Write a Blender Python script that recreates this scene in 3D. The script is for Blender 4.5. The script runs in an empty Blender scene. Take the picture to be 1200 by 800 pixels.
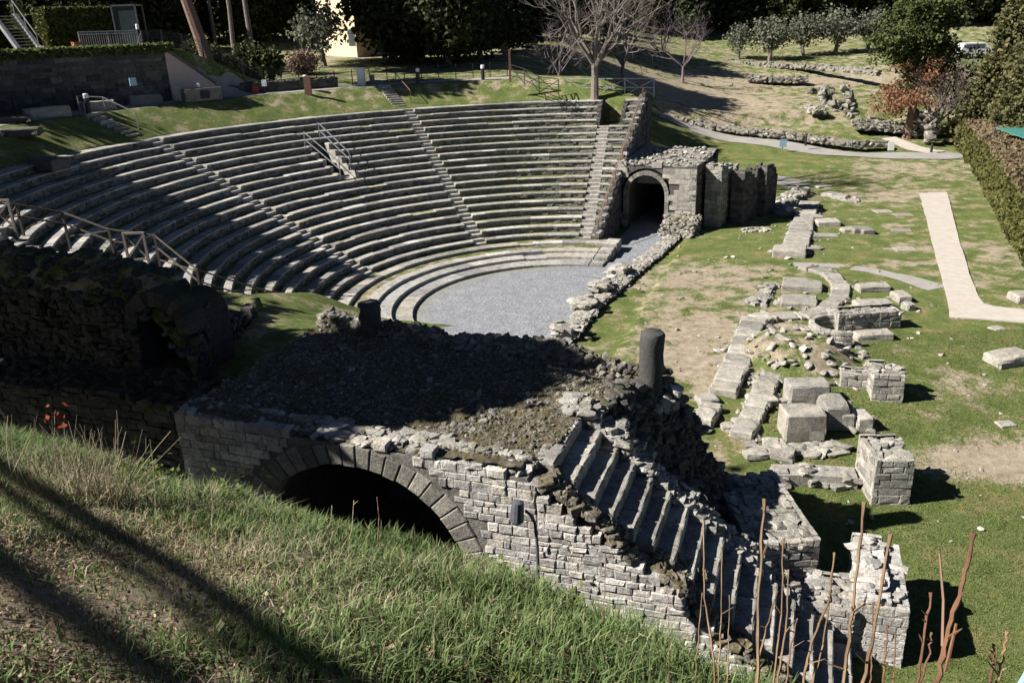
import bpy, math, random
import numpy as np
from mathutils import Vector, Matrix
random.seed(11)
RN = np.random.RandomState(11)
PI = math.pi
sc = bpy.context.scene
COL = sc.collection
rad = math.radians
SUN_AZ, SUN_EL = rad(8), rad(39)          # shadows run towards azimuth 17 deg from +X
CX, CY = 2.461, 39.507                        # centre of the orchestra
E_ = np.array([.342, .94]); U_ = np.array([.94, -.342])   # along / across the stage line
O_ = np.array([.24, 15.0])                    # corner of the near side building

def sm(t):
    t = np.clip(t, 0, 1); return t * t * (3 - 2 * t)

# ------------------------------------------------------------ value noise (numpy)
_perm = np.random.RandomState(5).rand(256, 256)
def vnoise(x, y):
    xi = np.floor(x).astype(int); yi = np.floor(y).astype(int)
    fx = x - xi; fy = y - yi; fx = fx * fx * (3 - 2 * fx); fy = fy * fy * (3 - 2 * fy)
    g = lambda a, b: _perm[a % 256, b % 256]
    return (g(xi, yi) * (1 - fx) + g(xi + 1, yi) * fx) * (1 - fy) + (g(xi, yi + 1) * (1 - fx) + g(xi + 1, yi + 1) * fx) * fy - .5
def fbm(x, y, o=4):
    x = np.asarray(x, float); y = np.asarray(y, float)
    s = 0; a = 1
    for i in range(o):
        s = s + a * vnoise(x * 2 ** i + 17.3 * i, y * 2 ** i + 9.1 * i); a *= .5
    return s

# ------------------------------------------------------------ mesh builder
class MB:
    def __init__(s): s.v = []; s.f = []; s.r = []; s.n = 0
    def add(s, verts, faces, r=None):
        verts = np.asarray(verts, float).reshape(-1, 3)
        if r is None: r = random.random()
        n = s.n; s.v.append(verts); s.n += len(verts)
        for f in faces:
            s.f.append([i + n for i in f]); s.r.append(r)
    def box(s, c, ux, uy, uz, r=None):
        c, ux, uy, uz = map(lambda a: np.asarray(a, float), (c, ux, uy, uz))
        vs = [c + a * ux + b * uy + d * uz for d in (-1, 1) for b in (-1, 1) for a in (-1, 1)]
        s.add(vs, [(0, 2, 3, 1), (4, 5, 7, 6), (0, 1, 5, 4), (2, 6, 7, 3), (0, 4, 6, 2), (1, 3, 7, 5)], r)
    def abox(s, x0, x1, y0, y1, z0, z1, r=None):
        s.box(((x0 + x1) / 2, (y0 + y1) / 2, (z0 + z1) / 2), ((x1 - x0) / 2, 0, 0), (0, (y1 - y0) / 2, 0), (0, 0, (z1 - z0) / 2), r)
    def bar(s, a, b, w, h=None, r=None):
        a = np.asarray(a, float); b = np.asarray(b, float); d = b - a; L = np.linalg.norm(d)
        if L < 1e-6: return
        d = d / L; up = np.array([0, 0, 1.]) if abs(d[2]) < .95 else np.array([1., 0, 0])
        x = np.cross(d, up); x /= np.linalg.norm(x); y = np.cross(x, d)
        s.box((a + b) / 2, d * L / 2, x * w / 2, y * (h or w) / 2, r)
    def tube(s, pts, rads, k=6, r=None, cap=True):
        pts = [np.asarray(q, float) for q in pts]; n0 = []; vs = []; fs = []
        px = None
        for i, q in enumerate(pts):
            d = pts[min(i + 1, len(pts) - 1)] - pts[max(i - 1, 0)]; d = d / (np.linalg.norm(d) + 1e-9)
            if px is None:
                up = np.array([0, 0, 1.]) if abs(d[2]) < .9 else np.array([1., 0, 0]); px = np.cross(d, up)
            px = px - d * (px @ d); px /= np.linalg.norm(px) + 1e-9; py = np.cross(d, px)
            for j in range(k):
                a = 2 * PI * j / k; vs.append(q + rads[i] * (math.cos(a) * px + math.sin(a) * py))
        for i in range(len(pts) - 1):
            for j in range(k):
                fs.append((i * k + j, i * k + (j + 1) % k, (i + 1) * k + (j + 1) % k, (i + 1) * k + j))
        if cap:
            fs.append(tuple(range(k - 1, -1, -1))); fs.append(tuple((len(pts) - 1) * k + j for j in range(k)))
        s.add(vs, fs, r)
    def build(s, name, mat, parent=None, origin=None, smooth=False):
        V = np.concatenate(s.v) if s.v else np.zeros((0, 3))
        if parent is not None:
            o = np.zeros(3); q = parent
            while q is not None: o = o + np.array(q.location); q = q.parent
        else: o = np.array(origin if origin is not None else (0, 0, 0), float)
        me = bpy.data.meshes.new(name)
        me.vertices.add(len(V)); me.vertices.foreach_set('co', (V - o).astype(np.float32).ravel())
        cnt = np.array([len(f) for f in s.f], np.int32)
        idx = np.fromiter((i for f in s.f for i in f), np.int32, int(cnt.sum()))
        me.loops.add(len(idx)); me.loops.foreach_set('vertex_index', idx)
        me.polygons.add(len(cnt)); st = np.zeros(len(cnt), np.int32); st[1:] = np.cumsum(cnt)[:-1]
        me.polygons.foreach_set('loop_start', st); me.polygons.foreach_set('loop_total', cnt)
        at = me.attributes.new('rnd', 'FLOAT', 'FACE'); at.data.foreach_set('value', np.asarray(s.r, np.float32))
        me.polygons.foreach_set('use_smooth', np.full(len(cnt), bool(smooth)))
        me.update(calc_edges=True); me.validate()
        me.materials.append(mat)
        ob = bpy.data.objects.new(name, me); COL.objects.link(ob)
        if parent is not None: ob.parent = parent
        else: ob.location = o
        return ob

def grid_obj(name, X, Y, Z, mat, attrs=None, parent=None, smooth=True, keep=None, origin=None):
    """sheet from 2-D arrays"""
    n, m = X.shape
    if parent is not None:
        o = np.zeros(3); q = parent
        while q is not None: o = o + np.array(q.location); q = q.parent
    else: o = np.array(origin if origin is not None else (0, 0, 0), float)
    V = np.stack([X, Y, Z], -1).reshape(-1, 3) - o
    i = np.arange(n * m).reshape(n, m)
    F = np.stack([i[:-1, :-1], i[1:, :-1], i[1:, 1:], i[:-1, 1:]], -1).reshape(-1, 4)
    if keep is not None: F = F[keep[:-1, :-1].ravel()]
    me = bpy.data.meshes.new(name)
    me.vertices.add(len(V)); me.vertices.foreach_set('co', V.astype(np.float32).ravel())
    me.loops.add(F.size); me.loops.foreach_set('vertex_index', F.astype(np.int32).ravel())
    me.polygons.add(len(F)); me.polygons.foreach_set('loop_start', np.arange(0, F.size, 4, dtype=np.int32))
    me.polygons.foreach_set('loop_total', np.full(len(F), 4, np.int32))
    for k, a in (attrs or {}).items():
        at = me.attributes.new(k, 'FLOAT', 'POINT'); at.data.foreach_set('value', a.ravel().astype(np.float32))
    me.polygons.foreach_set('use_smooth', np.full(len(F), smooth))
    me.update(calc_edges=True); me.validate()
    # make normals point up
    nz = np.zeros(len(F) * 3, np.float32); me.polygons.foreach_get('normal', nz)
    if nz[2::3].sum() < 0: me.flip_normals()
    me.materials.append(mat)
    ob = bpy.data.objects.new(name, me); COL.objects.link(ob)
    if parent is not None: ob.parent = parent
    else: ob.location = o
    return ob

def tag(o, label=None, cat=None, group=None, kind=None):
    if label: o['label'] = label
    if cat: o['category'] = cat
    if group: o['group'] = group
    if kind: o['kind'] = kind
    return o
def thing(name, label, cat, loc, group=None):
    o = bpy.data.objects.new(name, None); COL.objects.link(o); o.empty_display_size = .2
    o.location = (float(loc[0]), float(loc[1]), float(loc[2])); return tag(o, label, cat, group)
def copy_tree(root, loc, rz=0, s=1, label=None, sz=None):
    r = root.copy(); COL.objects.link(r); r.location = loc; r.rotation_euler = (0, 0, rz); r.scale = (s, s, sz or s)
    if label: r['label'] = label
    for ch in root.children:
        c = ch.copy(); COL.objects.link(c); c.parent = r
        for g in ch.children:
            d = g.copy(); COL.objects.link(d); d.parent = c
    return r

# ------------------------------------------------------------ materials
def mat(name, f):
    m = bpy.data.materials.new(name); m.use_nodes = True
    nt = m.node_tree; nt.nodes.clear()
    out = nt.nodes.new('ShaderNodeOutputMaterial'); b = nt.nodes.new('ShaderNodeBsdfPrincipled')
    nt.links.new(b.outputs[0], out.inputs[0]); b.inputs['Roughness'].default_value = .95
    b.inputs['Specular IOR Level'].default_value = .15
    f(nt, b); return m
def N(nt, t, **kw):
    n = nt.nodes.new(t)
    for k, v in kw.items():
        if k in n.inputs: n.inputs[k].default_value = v
        else: setattr(n, k, v)
    return n
def noise(nt, scale, detail=4, rough=.6, vec=None, dim=None):
    n = N(nt, 'ShaderNodeTexNoise', Scale=scale, Detail=detail, Roughness=rough)
    if vec is None:
        tc = nt.nodes.get('TC') or N(nt, 'ShaderNodeTexCoord'); tc.name = 'TC'; vec = tc.outputs['Object']
    nt.links.new(vec, n.inputs['Vector']); return n.outputs['Fac']
def ramp(nt, fac, stops, interp='LINEAR'):
    r = nt.nodes.new('ShaderNodeValToRGB'); r.color_ramp.interpolation = interp
    while len(r.color_ramp.elements) < len(stops): r.color_ramp.elements.new(.5)
    for e, (p, c) in zip(r.color_ramp.elements, stops):
        e.position = p; e.color = (*c, 1) if len(c) == 3 else c
    nt.links.new(fac, r.inputs[0]); return r.outputs[0]
def mix(nt, fac, a, b, mode='MIX'):
    n = nt.nodes.new('ShaderNodeMix'); n.data_type = 'RGBA'; n.blend_type = mode
    for i, v in ((0, fac), (6, a), (7, b)):
        if hasattr(v, 'links'): nt.links.new(v, n.inputs[i])
        else: n.inputs[i].default_value = v if i == 0 else ((*v, 1) if len(v) == 3 else v)
    return n.outputs[2]
def math_(nt, op, a, b=0.):
    n = N(nt, 'ShaderNodeMath', operation=op)
    for i, v in ((0, a), (1, b)):
        if hasattr(v, 'links'): nt.links.new(v, n.inputs[i])
        else: n.inputs[i].default_value = v
    return n.outputs[0]
def attr(nt, name): return N(nt, 'ShaderNodeAttribute', attribute_name=name).outputs['Fac']
def bump(nt, b, h, s=.4, d=.05):
    n = N(nt, 'ShaderNodeBump', Strength=s, Distance=d); nt.links.new(h, n.inputs['Height']); nt.links.new(n.outputs[0], b.inputs['Normal'])
def setc(nt, b, c):
    if hasattr(c, 'links'): nt.links.new(c, b.inputs['Base Color'])
    else: b.inputs['Base Color'].default_value = (*c, 1)

def g(v, w=(1, .96, .88)): return tuple(v * q for q in w)

def stone_mat(name, lo, hi, warm=(1, .94, .84), moss=.3, mosscol=(.075, .07, .022), lich=.4, sc_=1., bs=.5):
    def f(nt, b):
        r = attr(nt, 'rnd')
        base = ramp(nt, r, [(0, g(lo, warm)), (.55, g((lo + hi) / 2, warm)), (.8, g((lo + hi) / 2, (1, .9, .76))), (1, g(hi, warm))])
        n1 = noise(nt, 3.2 * sc_, 7, .7); n2 = noise(nt, 16 * sc_, 5, .7); n3 = noise(nt, .9 * sc_, 3)
        c = mix(nt, .85, base, ramp(nt, n1, [(.25, (.35, .34, .33)), (.5, (.95, .95, .94)), (.75, (1.35, 1.33, 1.28))]), 'MULTIPLY')
        c = mix(nt, .8, c, ramp(nt, n2, [(.3, (.55, .55, .55)), (.5, (1, 1, 1)), (.7, (1.3, 1.3, 1.3))]), 'MULTIPLY')
        dark = ramp(nt, noise(nt, 6 * sc_, 6, .75), [(.53, (0, 0, 0)), (.66, (1, 1, 1))])
        c = mix(nt, math_(nt, 'MULTIPLY', dark, lich), c, (.055, .055, .05))
        # moss likes faces that look up
        geo = N(nt, 'ShaderNodeNewGeometry'); sx = N(nt, 'ShaderNodeSeparateXYZ'); nt.links.new(geo.outputs['Normal'], sx.inputs[0])
        up = ramp(nt, sx.outputs[2], [(.15, (0, 0, 0)), (.8, (1, 1, 1))])
        mk = ramp(nt, n3, [(.62 - moss * .35, (0, 0, 0)), (.72 - moss * .3, (1, 1, 1))])
        mk2 = ramp(nt, noise(nt, 9, 5, .7), [(.4, (0, 0, 0)), (.58, (1, 1, 1))])
        mm = math_(nt, 'MULTIPLY', math_(nt, 'MULTIPLY', up, mk), math_(nt, 'MULTIPLY', mk2, min(1, moss * 1.6)))
        c = mix(nt, mm, c, mosscol)
        setc(nt, b, c)
        bump(nt, b, math_(nt, 'ADD', n2, math_(nt, 'MULTIPLY', n1, 1.2)), bs, .04 / sc_)
    return mat(name, f)

M = {}
M['seat'] = stone_mat('seat_stone', .20, .50, (1, .955, .89), moss=.3, mosscol=(.11, .12, .03), lich=.45, bs=.8)
M['riser'] = stone_mat('riser_stone', .13, .32, (1, .93, .8), moss=.25, lich=.6, bs=1.)
M['ashlar'] = stone_mat('ashlar', .30, .60, (1, .945, .87), moss=.14, lich=.35, bs=.9)
M['rubble'] = stone_mat('rubble', .24, .46, (1, .94, .85), moss=.42, lich=.4, bs=.8)
M['mossy'] = stone_mat('mossy_rubble', .13, .30, (1, .88, .72), moss=.9, mosscol=(.075, .058, .018), lich=.6, bs=.8)
M['step'] = stone_mat('step_stone', .24, .44, (1, .93, .82), moss=.3, mosscol=(.06, .05, .02), lich=.5, bs=.8)
M['terrace'] = stone_mat('terrace_rubble', .15, .34, (1, .92, .78), moss=.4, lich=.5)
M['ruin'] = stone_mat('shaded_ruin', .035, .11, (1, .95, .9), moss=.7, mosscol=(.03, .035, .012), lich=.6)  # stone colour darkened as well, putting the ruin's deep shade into it
M['darkstone'] = stone_mat('dark_rubble', .06, .17, (1, .93, .86), moss=.5, lich=.5, bs=.8)  # dark rubble, mostly for walls and pits in shade; tone carries that shade
M['farstone'] = stone_mat('far_stone', .22, .46, (1, .93, .81), moss=.2, lich=.45, bs=.8)
M['smooth'] = stone_mat('dressed_stone', .22, .40, (1, .925, .80), moss=.15, lich=.4, sc_=.8, bs=.4)
M['voussoir'] = stone_mat('arch_stone', .15, .31, (1, .93, .8), moss=.15, lich=.5, bs=.7)
M['toprubble'] = stone_mat('mossy_gravel', .12, .32, (1, .94, .84), moss=.65, mosscol=(.07, .06, .022), lich=.5, bs=.7)  # mossy, and toned down in colour for the shade over the platform
M['mortar'] = stone_mat('mortar', .13, .22, (1, .93, .82), moss=.2, lich=.4, bs=1.)
M['basalt'] = stone_mat('column_stone', .045, .09, (1, .95, .9), moss=.2, lich=.6)

def ground_mat(name, scale=1., dirt_bias=0., dark=1.):
    def f(nt, b):
        d = attr(nt, 'dirt')
        n0 = noise(nt, .22 * scale, 4, .6); n1 = noise(nt, .9 * scale, 6, .65); n2 = noise(nt, 7 * scale, 6, .75); n3 = noise(nt, 38 * scale, 4, .8)
        gcol = ramp(nt, n1, [(.28, (.070 * dark, .082 * dark, .022 * dark)), (.48, (.115 * dark, .145 * dark, .042 * dark)), (.62, (.185 * dark, .165 * dark, .065 * dark)), (.8, (.25 * dark, .205 * dark, .105 * dark))])
        gcol = mix(nt, .9, gcol, ramp(nt, n2, [(.3, (.5, .55, .45)), (.5, (1, 1, 1)), (.72, (1.5, 1.4, 1.35))]), 'MULTIPLY')
        gcol = mix(nt, .9, gcol, ramp(nt, n3, [(.3, (.4, .42, .4)), (.5, (1, 1, 1)), (.7, (1.6, 1.55, 1.5))]), 'MULTIPLY')
        dcol = ramp(nt, noise(nt, 2.6, 6, .7), [(.25, (.17, .13, .085)), (.5, (.32, .26, .18)), (.7, (.42, .36, .27))])
        dcol = mix(nt, .7, dcol, ramp(nt, n3, [(.3, (.6, .6, .6)), (.5, (1, 1, 1)), (.7, (1.4, 1.4, 1.4))]), 'MULTIPLY')
        k = math_(nt, 'ADD', d, math_(nt, 'MULTIPLY', math_(nt, 'SUBTRACT', n1, .5), 1.9))
        k = math_(nt, 'ADD', k, math_(nt, 'MULTIPLY', math_(nt, 'SUBTRACT', n2, .5), .9))
        k = math_(nt, 'ADD', k, dirt_bias)
        k = ramp(nt, k, [(.36, (0, 0, 0)), (.62, (1, 1, 1))])
        setc(nt, b, mix(nt, k, gcol, dcol))
        bump(nt, b, math_(nt, 'ADD', n3, n2), .9, .05)
    return mat(name, f)
M['ground'] = ground_mat('turf_and_soil')
M['bankturf'] = ground_mat('bank_soil', 2.5, .25, 1.1)
M['turf'] = ground_mat('dry_turf', 1.6, -.05)
def gravel(nt, b):
    v = N(nt, 'ShaderNodeTexVoronoi', Scale=14.); tc = N(nt, 'ShaderNodeTexCoord'); nt.links.new(tc.outputs['Object'], v.inputs['Vector'])
    n = noise(nt, 1.2, 4)
    c = ramp(nt, v.outputs['Color'], [(.1, (.135, .137, .147)), (.5, (.195, .197, .208)), (.9, (.265, .266, .276))])
    c = mix(nt, .8, c, ramp(nt, n, [(.3, (.82, .82, .82)), (.7, (1.12, 1.12, 1.1))]), 'MULTIPLY')
    ed = attr(nt, 'dirt')
    c = mix(nt, math_(nt, 'MULTIPLY', ed, .75), c, (.2, .19, .09))
    setc(nt, b, c); bump(nt, b, v.outputs['Distance'], .5, .03)
M['gravel'] = mat('gravel', gravel)
def conc(c0, c1, s=2., bs=.2):
    def f(nt, b):
        setc(nt, b, mix(nt, .6, ramp(nt, noise(nt, s, 5, .6), [(.3, c0), (.7, c1)]), ramp(nt, noise(nt, s * 20, 3, .7), [(.3, (.75, .75, .75)), (.7, (1.2, 1.2, 1.2))]), 'MULTIPLY'))
        bump(nt, b, noise(nt, s * 12, 4), bs, .02)
    return f
M['path'] = mat('pale_paving', conc((.36, .315, .265), (.43, .385, .33)))
M['road'] = mat('gravel_road', conc((.23, .215, .19), (.30, .28, .25), 1.))
M['plaster'] = mat('pink_plaster', conc((.5, .36, .3), (.58, .43, .37), 1.))
M['ochre'] = mat('ochre_plaster', conc((.62, .50, .33), (.7, .57, .39), .4))
def plain(name, c, rough=.6, metal=0., spec=.4, var=.25, s=6.):
    def f(nt, b):
        n = noise(nt, s, 5, .65)
        setc(nt, b, mix(nt, 1., c, ramp(nt, n, [(.3, (1 - var,) * 3), (.7, (1 + var,) * 3)]), 'MULTIPLY'))
        b.inputs['Roughness'].default_value = rough; b.inputs['Metallic'].default_value = metal; b.inputs['Specular IOR Level'].default_value = spec
    return mat(name, f)
M['steel'] = plain('galvanised_steel', (.34, .34, .35), .45, .6)
M['darkmetal'] = plain('dark_metal', (.03, .03, .035), .5, .3)
M['greymetal'] = plain('grey_paint', (.075, .075, .085), .5)
M['rust'] = plain('rusty_metal', (.17, .085, .055), .8)
M['white'] = plain('white_paint', (.72, .72, .7), .5, var=.1)
M['blue'] = plain('pale_blue_sign', (.27, .42, .52), .4, var=.08)
M['teal'] = plain('teal_tarp', (.045, .16, .13), .6, var=.15)
M['wood'] = plain('weathered_wood', (.085, .068, .052), .85, var=.5, s=14)
M['palewood'] = plain('pale_wood', (.22, .19, .16), .8, var=.3, s=12)
M['terracotta'] = plain('terracotta', (.42, .13, .07), .8)
M['red'] = plain('red_paint', (.5, .05, .03), .5)
M['glass'] = plain('glass', (.05, .06, .065), .08, 0, .8)
M['rubber'] = plain('black_rubber', (.015, .015, .015), .8)
M['bark'] = plain('bark', (.16, .125, .1), .95, var=.6, s=9)
M['palebark'] = plain('pale_bark', (.17, .14, .12), .95, var=.45, s=9)
M['pinebark'] = plain('pine_bark', (.17, .105, .08), .95, var=.5, s=7)
M['twig'] = plain('bare_twigs', (.15, .105, .10), .95, var=.3)
M['greytwig'] = plain('grey_twigs', (.16, .12, .125), .95, var=.3)
def leaf(name, c0, c1, tr=.25, hi=None):
    def f(nt, b):
        setc(nt, b, ramp(nt, attr(nt, 'rnd'), [(0, c0), (.75, c1), (1, hi or c1)]))
        b.inputs['Roughness'].default_value = .75; b.inputs['Specular IOR Level'].default_value = .2
        t = N(nt, 'ShaderNodeBsdfTranslucent'); ms = N(nt, 'ShaderNodeMixShader', Fac=tr)
        nt.links.new(ramp(nt, attr(nt, 'rnd'), [(0, c0), (1, c1)]), t.inputs[0])
        nt.links.new(b.outputs[0], ms.inputs[1]); nt.links.new(t.outputs[0], ms.inputs[2])
        nt.links.new(ms.outputs[0], [n for n in nt.nodes if n.type == 'OUTPUT_MATERIAL'][0].inputs[0])
    return mat(name, f)
M['oak'] = leaf('evergreen_leaves', (.018, .024, .009), (.055, .058, .021), .18, (.11, .085, .035))
M['cyp'] = leaf('cypress_leaves', (.012, .02, .008), (.04, .05, .02), .1)
M['olive'] = leaf('olive_leaves', (.085, .09, .06), (.18, .185, .13), .3)
M['pine'] = leaf('pine_needles', (.03, .042, .012), (.085, .1, .03), .15)
M['deadpine'] = leaf('dead_pine_needles', (.16, .078, .04), (.28, .145, .075), .25)
M['cedar'] = leaf('cedar_leaves', (.05, .055, .02), (.14, .135, .055), .2, (.26, .16, .07))
M['hedge'] = leaf('hedge_leaves', (.04, .05, .014), (.13, .125, .035), .2, (.2, .14, .06))
M['hedgetop'] = leaf('clipped_hedge_top', (.10, .075, .04), (.2, .15, .085), .15, (.26, .19, .1))
M['bush'] = leaf('bush_leaves', (.03, .04, .012), (.08, .085, .03), .2)
M['brownbush'] = leaf('brown_bush_twigs', (.12, .08, .06), (.22, .15, .12), .2)
M['grass'] = leaf('grass_blades', (.065, .10, .032), (.19, .25, .09), .35, (.36, .38, .19))
M['lawn'] = leaf('lawn_blades', (.105, .135, .042), (.165, .195, .066), .35, (.25, .23, .1))
M['straw'] = leaf('dry_straw', (.26, .2, .12), (.48, .4, .28), .25)
M['weed'] = leaf('weed_leaves', (.07, .10, .02), (.18, .22, .055), .35, (.3, .34, .07))
M['litter'] = leaf('leaf_litter', (.10, .065, .04), (.28, .19, .125), .15, (.5, .38, .25))
M['yellowleaf'] = leaf('yellow_leaf', (.34, .30, .14), (.44, .39, .19), .3)
M['redleaf'] = leaf('red_leaves', (.14, .03, .012), (.26, .05, .02), .2)
M['cane'] = plain('dry_cane', (.165, .10, .05), .6, 0, .35, var=.55, s=7)
M['redcane'] = plain('young_reddish_cane', (.13, .063, .032), .55, 0, .35, var=.5, s=7)
# ------------------------------------------------------------ stones
def stone(mb, Pf, s0, s1, z0, z1, back=.18, prot=.03, jit=.02, r=None):
    """one laid stone: a rough box whose face bulges out of the wall"""
    j = lambda a=jit: random.uniform(-a, a)
    gp = .006
    c = [(s0 + gp, z0 + gp), (s1 - gp, z0 + gp), (s1 - gp, z1 - gp), (s0 + gp, z1 - gp)]
    o = [(a + j(), b + j()) for a, b in c]
    w = min(s1 - s0, z1 - z0) * .13
    p = prot * random.uniform(.1, 1.0)
    sg = [(1, 1), (-1, 1), (-1, -1), (1, -1)]
    inn = [(a + w * q[0] + j(), b + w * q[1] + j()) for (a, b), q in zip(o, sg)]
    vs = [Pf(a, b, -back) for a, b in o] + [Pf(a, b, p * .45) for a, b in o] + [Pf(a, b, p + j(.012)) for a, b in inn]
    fs = []
    for k in range(4):
        l = (k + 1) % 4
        fs.append((k, l, 4 + l, 4 + k)); fs.append((4 + k, 4 + l, 8 + l, 8 + k))
    fs.append((8, 9, 10, 11))
    mb.add(vs, fs, r)

def lay(mb, Pf, s0, s1, zbot, ztop, ch=(.14, .22), ln=(.2, .5), prot=.035, back=.18, hole=None, jit=.02, skip=.0):
    """courses of stones between the functions zbot(s) and ztop(s)"""
    ss = np.linspace(s0, s1, 24)
    z = min(zbot(a) for a in ss); zm = max(ztop(a) for a in ss)
    while z < zm - .04:
        h = random.uniform(*ch); s = s0 - random.uniform(0, .2)
        while s < s1:
            l = random.uniform(*ln); a, b = max(s, s0), min(s + l, s1); s += l
            if b - a < .06: continue
            m = (a + b) / 2; hh = h
            if z < zbot(m) - h * .6: continue
            if z + h > ztop(m) + .05:
                if z + h * .5 > ztop(m): continue
            if hole and (hole(a, z) or hole(b, z) or hole(m, z) or hole(a, z + h) or hole(b, z + h) or hole(m, z + h)): continue
            if random.random() < skip: continue
            stone(mb, Pf, a, b, z, z + hh, back, prot, jit)
        z += h

def frame(ox, oy, ux, uy, nx, ny):
    return lambda s, z, out: (ox + ux * s + nx * out, oy + uy * s + ny * out, z)

# rocks
import bmesh
_rocks = []
for k in range(8):
    bm = bmesh.new(); bmesh.ops.create_icosphere(bm, subdivisions=1, radius=1)
    V = np.array([v.co[:] for v in bm.verts]); F = [tuple(v.index for v in f.verts) for f in bm.faces]; bm.free()
    d = RN.randn(7, 3); d /= np.linalg.norm(d, axis=1)[:, None]
    for q in d:                                   # chop flats
        h = V @ q; lim = RN.uniform(.5, .8); V = V - np.outer(np.maximum(h - lim, 0), q)
    V *= 1 + RN.uniform(-.1, .1, (len(V), 1)); _rocks.append((V, F))
_cubes = []
for k in range(8):
    bm = bmesh.new(); bmesh.ops.create_cube(bm, size=2)
    bmesh.ops.bevel(bm, geom=list(bm.edges), offset=.28, segments=1, affect='EDGES')
    V = np.array([v.co[:] for v in bm.verts]); F = [tuple(v.index for v in f.verts) for f in bm.faces]; bm.free()
    V *= 1 + RN.uniform(-.16, .16, V.shape); _cubes.append((V, F))
_big = []
for k in range(14):
    bm = bmesh.new()
    if k < 8:
        bmesh.ops.create_cube(bm, size=2); bmesh.ops.subdivide_edges(bm, edges=list(bm.edges), cuts=4, use_grid_fill=True)
    else: bmesh.ops.create_icosphere(bm, subdivisions=2, radius=1)
    V = np.array([v.co[:] for v in bm.verts]); F = [tuple(v.index for v in f.verts) for f in bm.faces]; bm.free()
    if k < 8:
        n_ = np.linalg.norm(V, axis=1)[:, None]; V = V * .80 + V / n_ * .26
    for q in RN.randn(6, 3):
        q = q / np.linalg.norm(q); h = V @ q; lim = RN.uniform(.62, .92); V = V - np.outer(np.maximum(h - lim, 0), q)
    V *= 1 + .16 * fbm(V[:, 0] * 1.7 + 9 * k, V[:, 1] * 1.7 + V[:, 2] * 2.3, 3)[:, None] + RN.uniform(-.02, .02, (len(V), 1)); _big.append((V, F))
def rock(mb, c, s, r=None, blocky=.4, tilt=.5, az=None):
    if max(s) > .085: V, F = _big[random.randrange(0, 8) if random.random() < blocky else random.randrange(8, 14)]
    else: V, F = random.choice(_cubes if random.random() < blocky else _rocks)
    a = random.uniform(0, 2 * PI) if az is None else az
    R = np.array(Matrix.Rotation(a, 3, 'Z') @ Matrix.Rotation(random.uniform(-tilt, tilt), 3, 'X') @ Matrix.Rotation(random.uniform(-tilt, tilt), 3, 'Y'))
    mb.add((V * np.asarray(s)) @ R.T + np.asarray(c), F, r)
def block(mb, c, hx, hy, hz, az=0., rough=.05, r=None, tilt=0.):
    """a worn cut block, c at the middle of its base"""
    bm = bmesh.new(); bmesh.ops.create_cube(bm, size=2)
    bmesh.ops.subdivide_edges(bm, edges=list(bm.edges), cuts=4, use_grid_fill=True)
    V = np.array([v.co[:] for v in bm.verts]); F = [tuple(v.index for v in f.verts) for f in bm.faces]; bm.free()
    m = min(hx, hy, hz); hh = np.array([hx, hy, hz]); bw = min(.05, m * .3) * (.6 + rough * 6)
    A = np.abs(V); inner = (A > .5) & (A < .7)              # the outer cuts move out to the arrises
    V = np.where(inner, np.sign(V) * (1 - bw / hh), V); out = (A > .99).sum(1)
    V = V * hh
    V -= np.sign(V) * (A > .99) * (np.clip(out - 1, 0, 2) * bw * .42 * RN.uniform(.4, 1.7, len(V)))[:, None]
    V += RN.uniform(-1, 1, V.shape) * min(rough * m * .35, .03)
    ph = RN.uniform(0, 50); V[:, 2] += rough * m * 1.2 * fbm(V[:, 0] * 1.4 + ph, V[:, 1] * 1.4, 2) * (V[:, 2] > 0)
    V[:, 0] += rough * m * .9 * fbm(V[:, 1] * 1.6 + ph, V[:, 2] * 1.6, 2); V[:, 1] += rough * m * .9 * fbm(V[:, 0] * 1.6, V[:, 2] * 1.6 + ph, 2)
    if rough > .055:                                          # broken corners
        Un = V / hh
        for _ in range(3):
            q = np.sign(RN.randn(3)) * RN.uniform(.4, 1, 3); q[2] = abs(q[2]); q /= np.linalg.norm(q); h = Un @ q; lim = h.max() * RN.uniform(.88, .97); Un = Un - np.outer(np.maximum(h - lim, 0), q)
        V = Un * hh
    R = np.array(Matrix.Rotation(az, 3, 'Z') @ Matrix.Rotation(tilt, 3, 'Y'))
    mb.add((V + (0, 0, hz)) @ R.T + np.asarray(c), F, r)

# ------------------------------------------------------------ foliage
def leaves(mb, P, size, flat=0., asp=1.5):
    """leaf quads at points P (n,3)"""
    n = len(P); d = RN.randn(n, 3); d[:, 2] *= (1 - flat); d /= np.linalg.norm(d, axis=1)[:, None] + 1e-9
    q = RN.randn(n, 3); w = np.cross(d, q); w /= np.linalg.norm(w, axis=1)[:, None] + 1e-9
    s = size * RN.uniform(.6, 1.4, (n, 1)); a = d * s * asp * .5; b = w * s * .5
    V = np.stack([P - a, P - a * .1 + b, P + a, P - a * .1 - b], 1).reshape(-1, 3)
    n0 = mb.n; mb.v.append(V); mb.n += len(V)
    mb.f += [(n0 + 4 * i, n0 + 4 * i + 1, n0 + 4 * i + 2, n0 + 4 * i + 3) for i in range(n)]
    mb.r += list(np.clip(RN.beta(2, 2.6, n), 0, 1))
def clumps(n, per, shape, spread):
    """clump centres from shape() and leaves round them"""
    out = []
    for i in range(n):
        c, s = shape()
        out.append(np.asarray(c) + RN.randn(per, 3) * spread * s)
    return np.concatenate(out)
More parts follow.
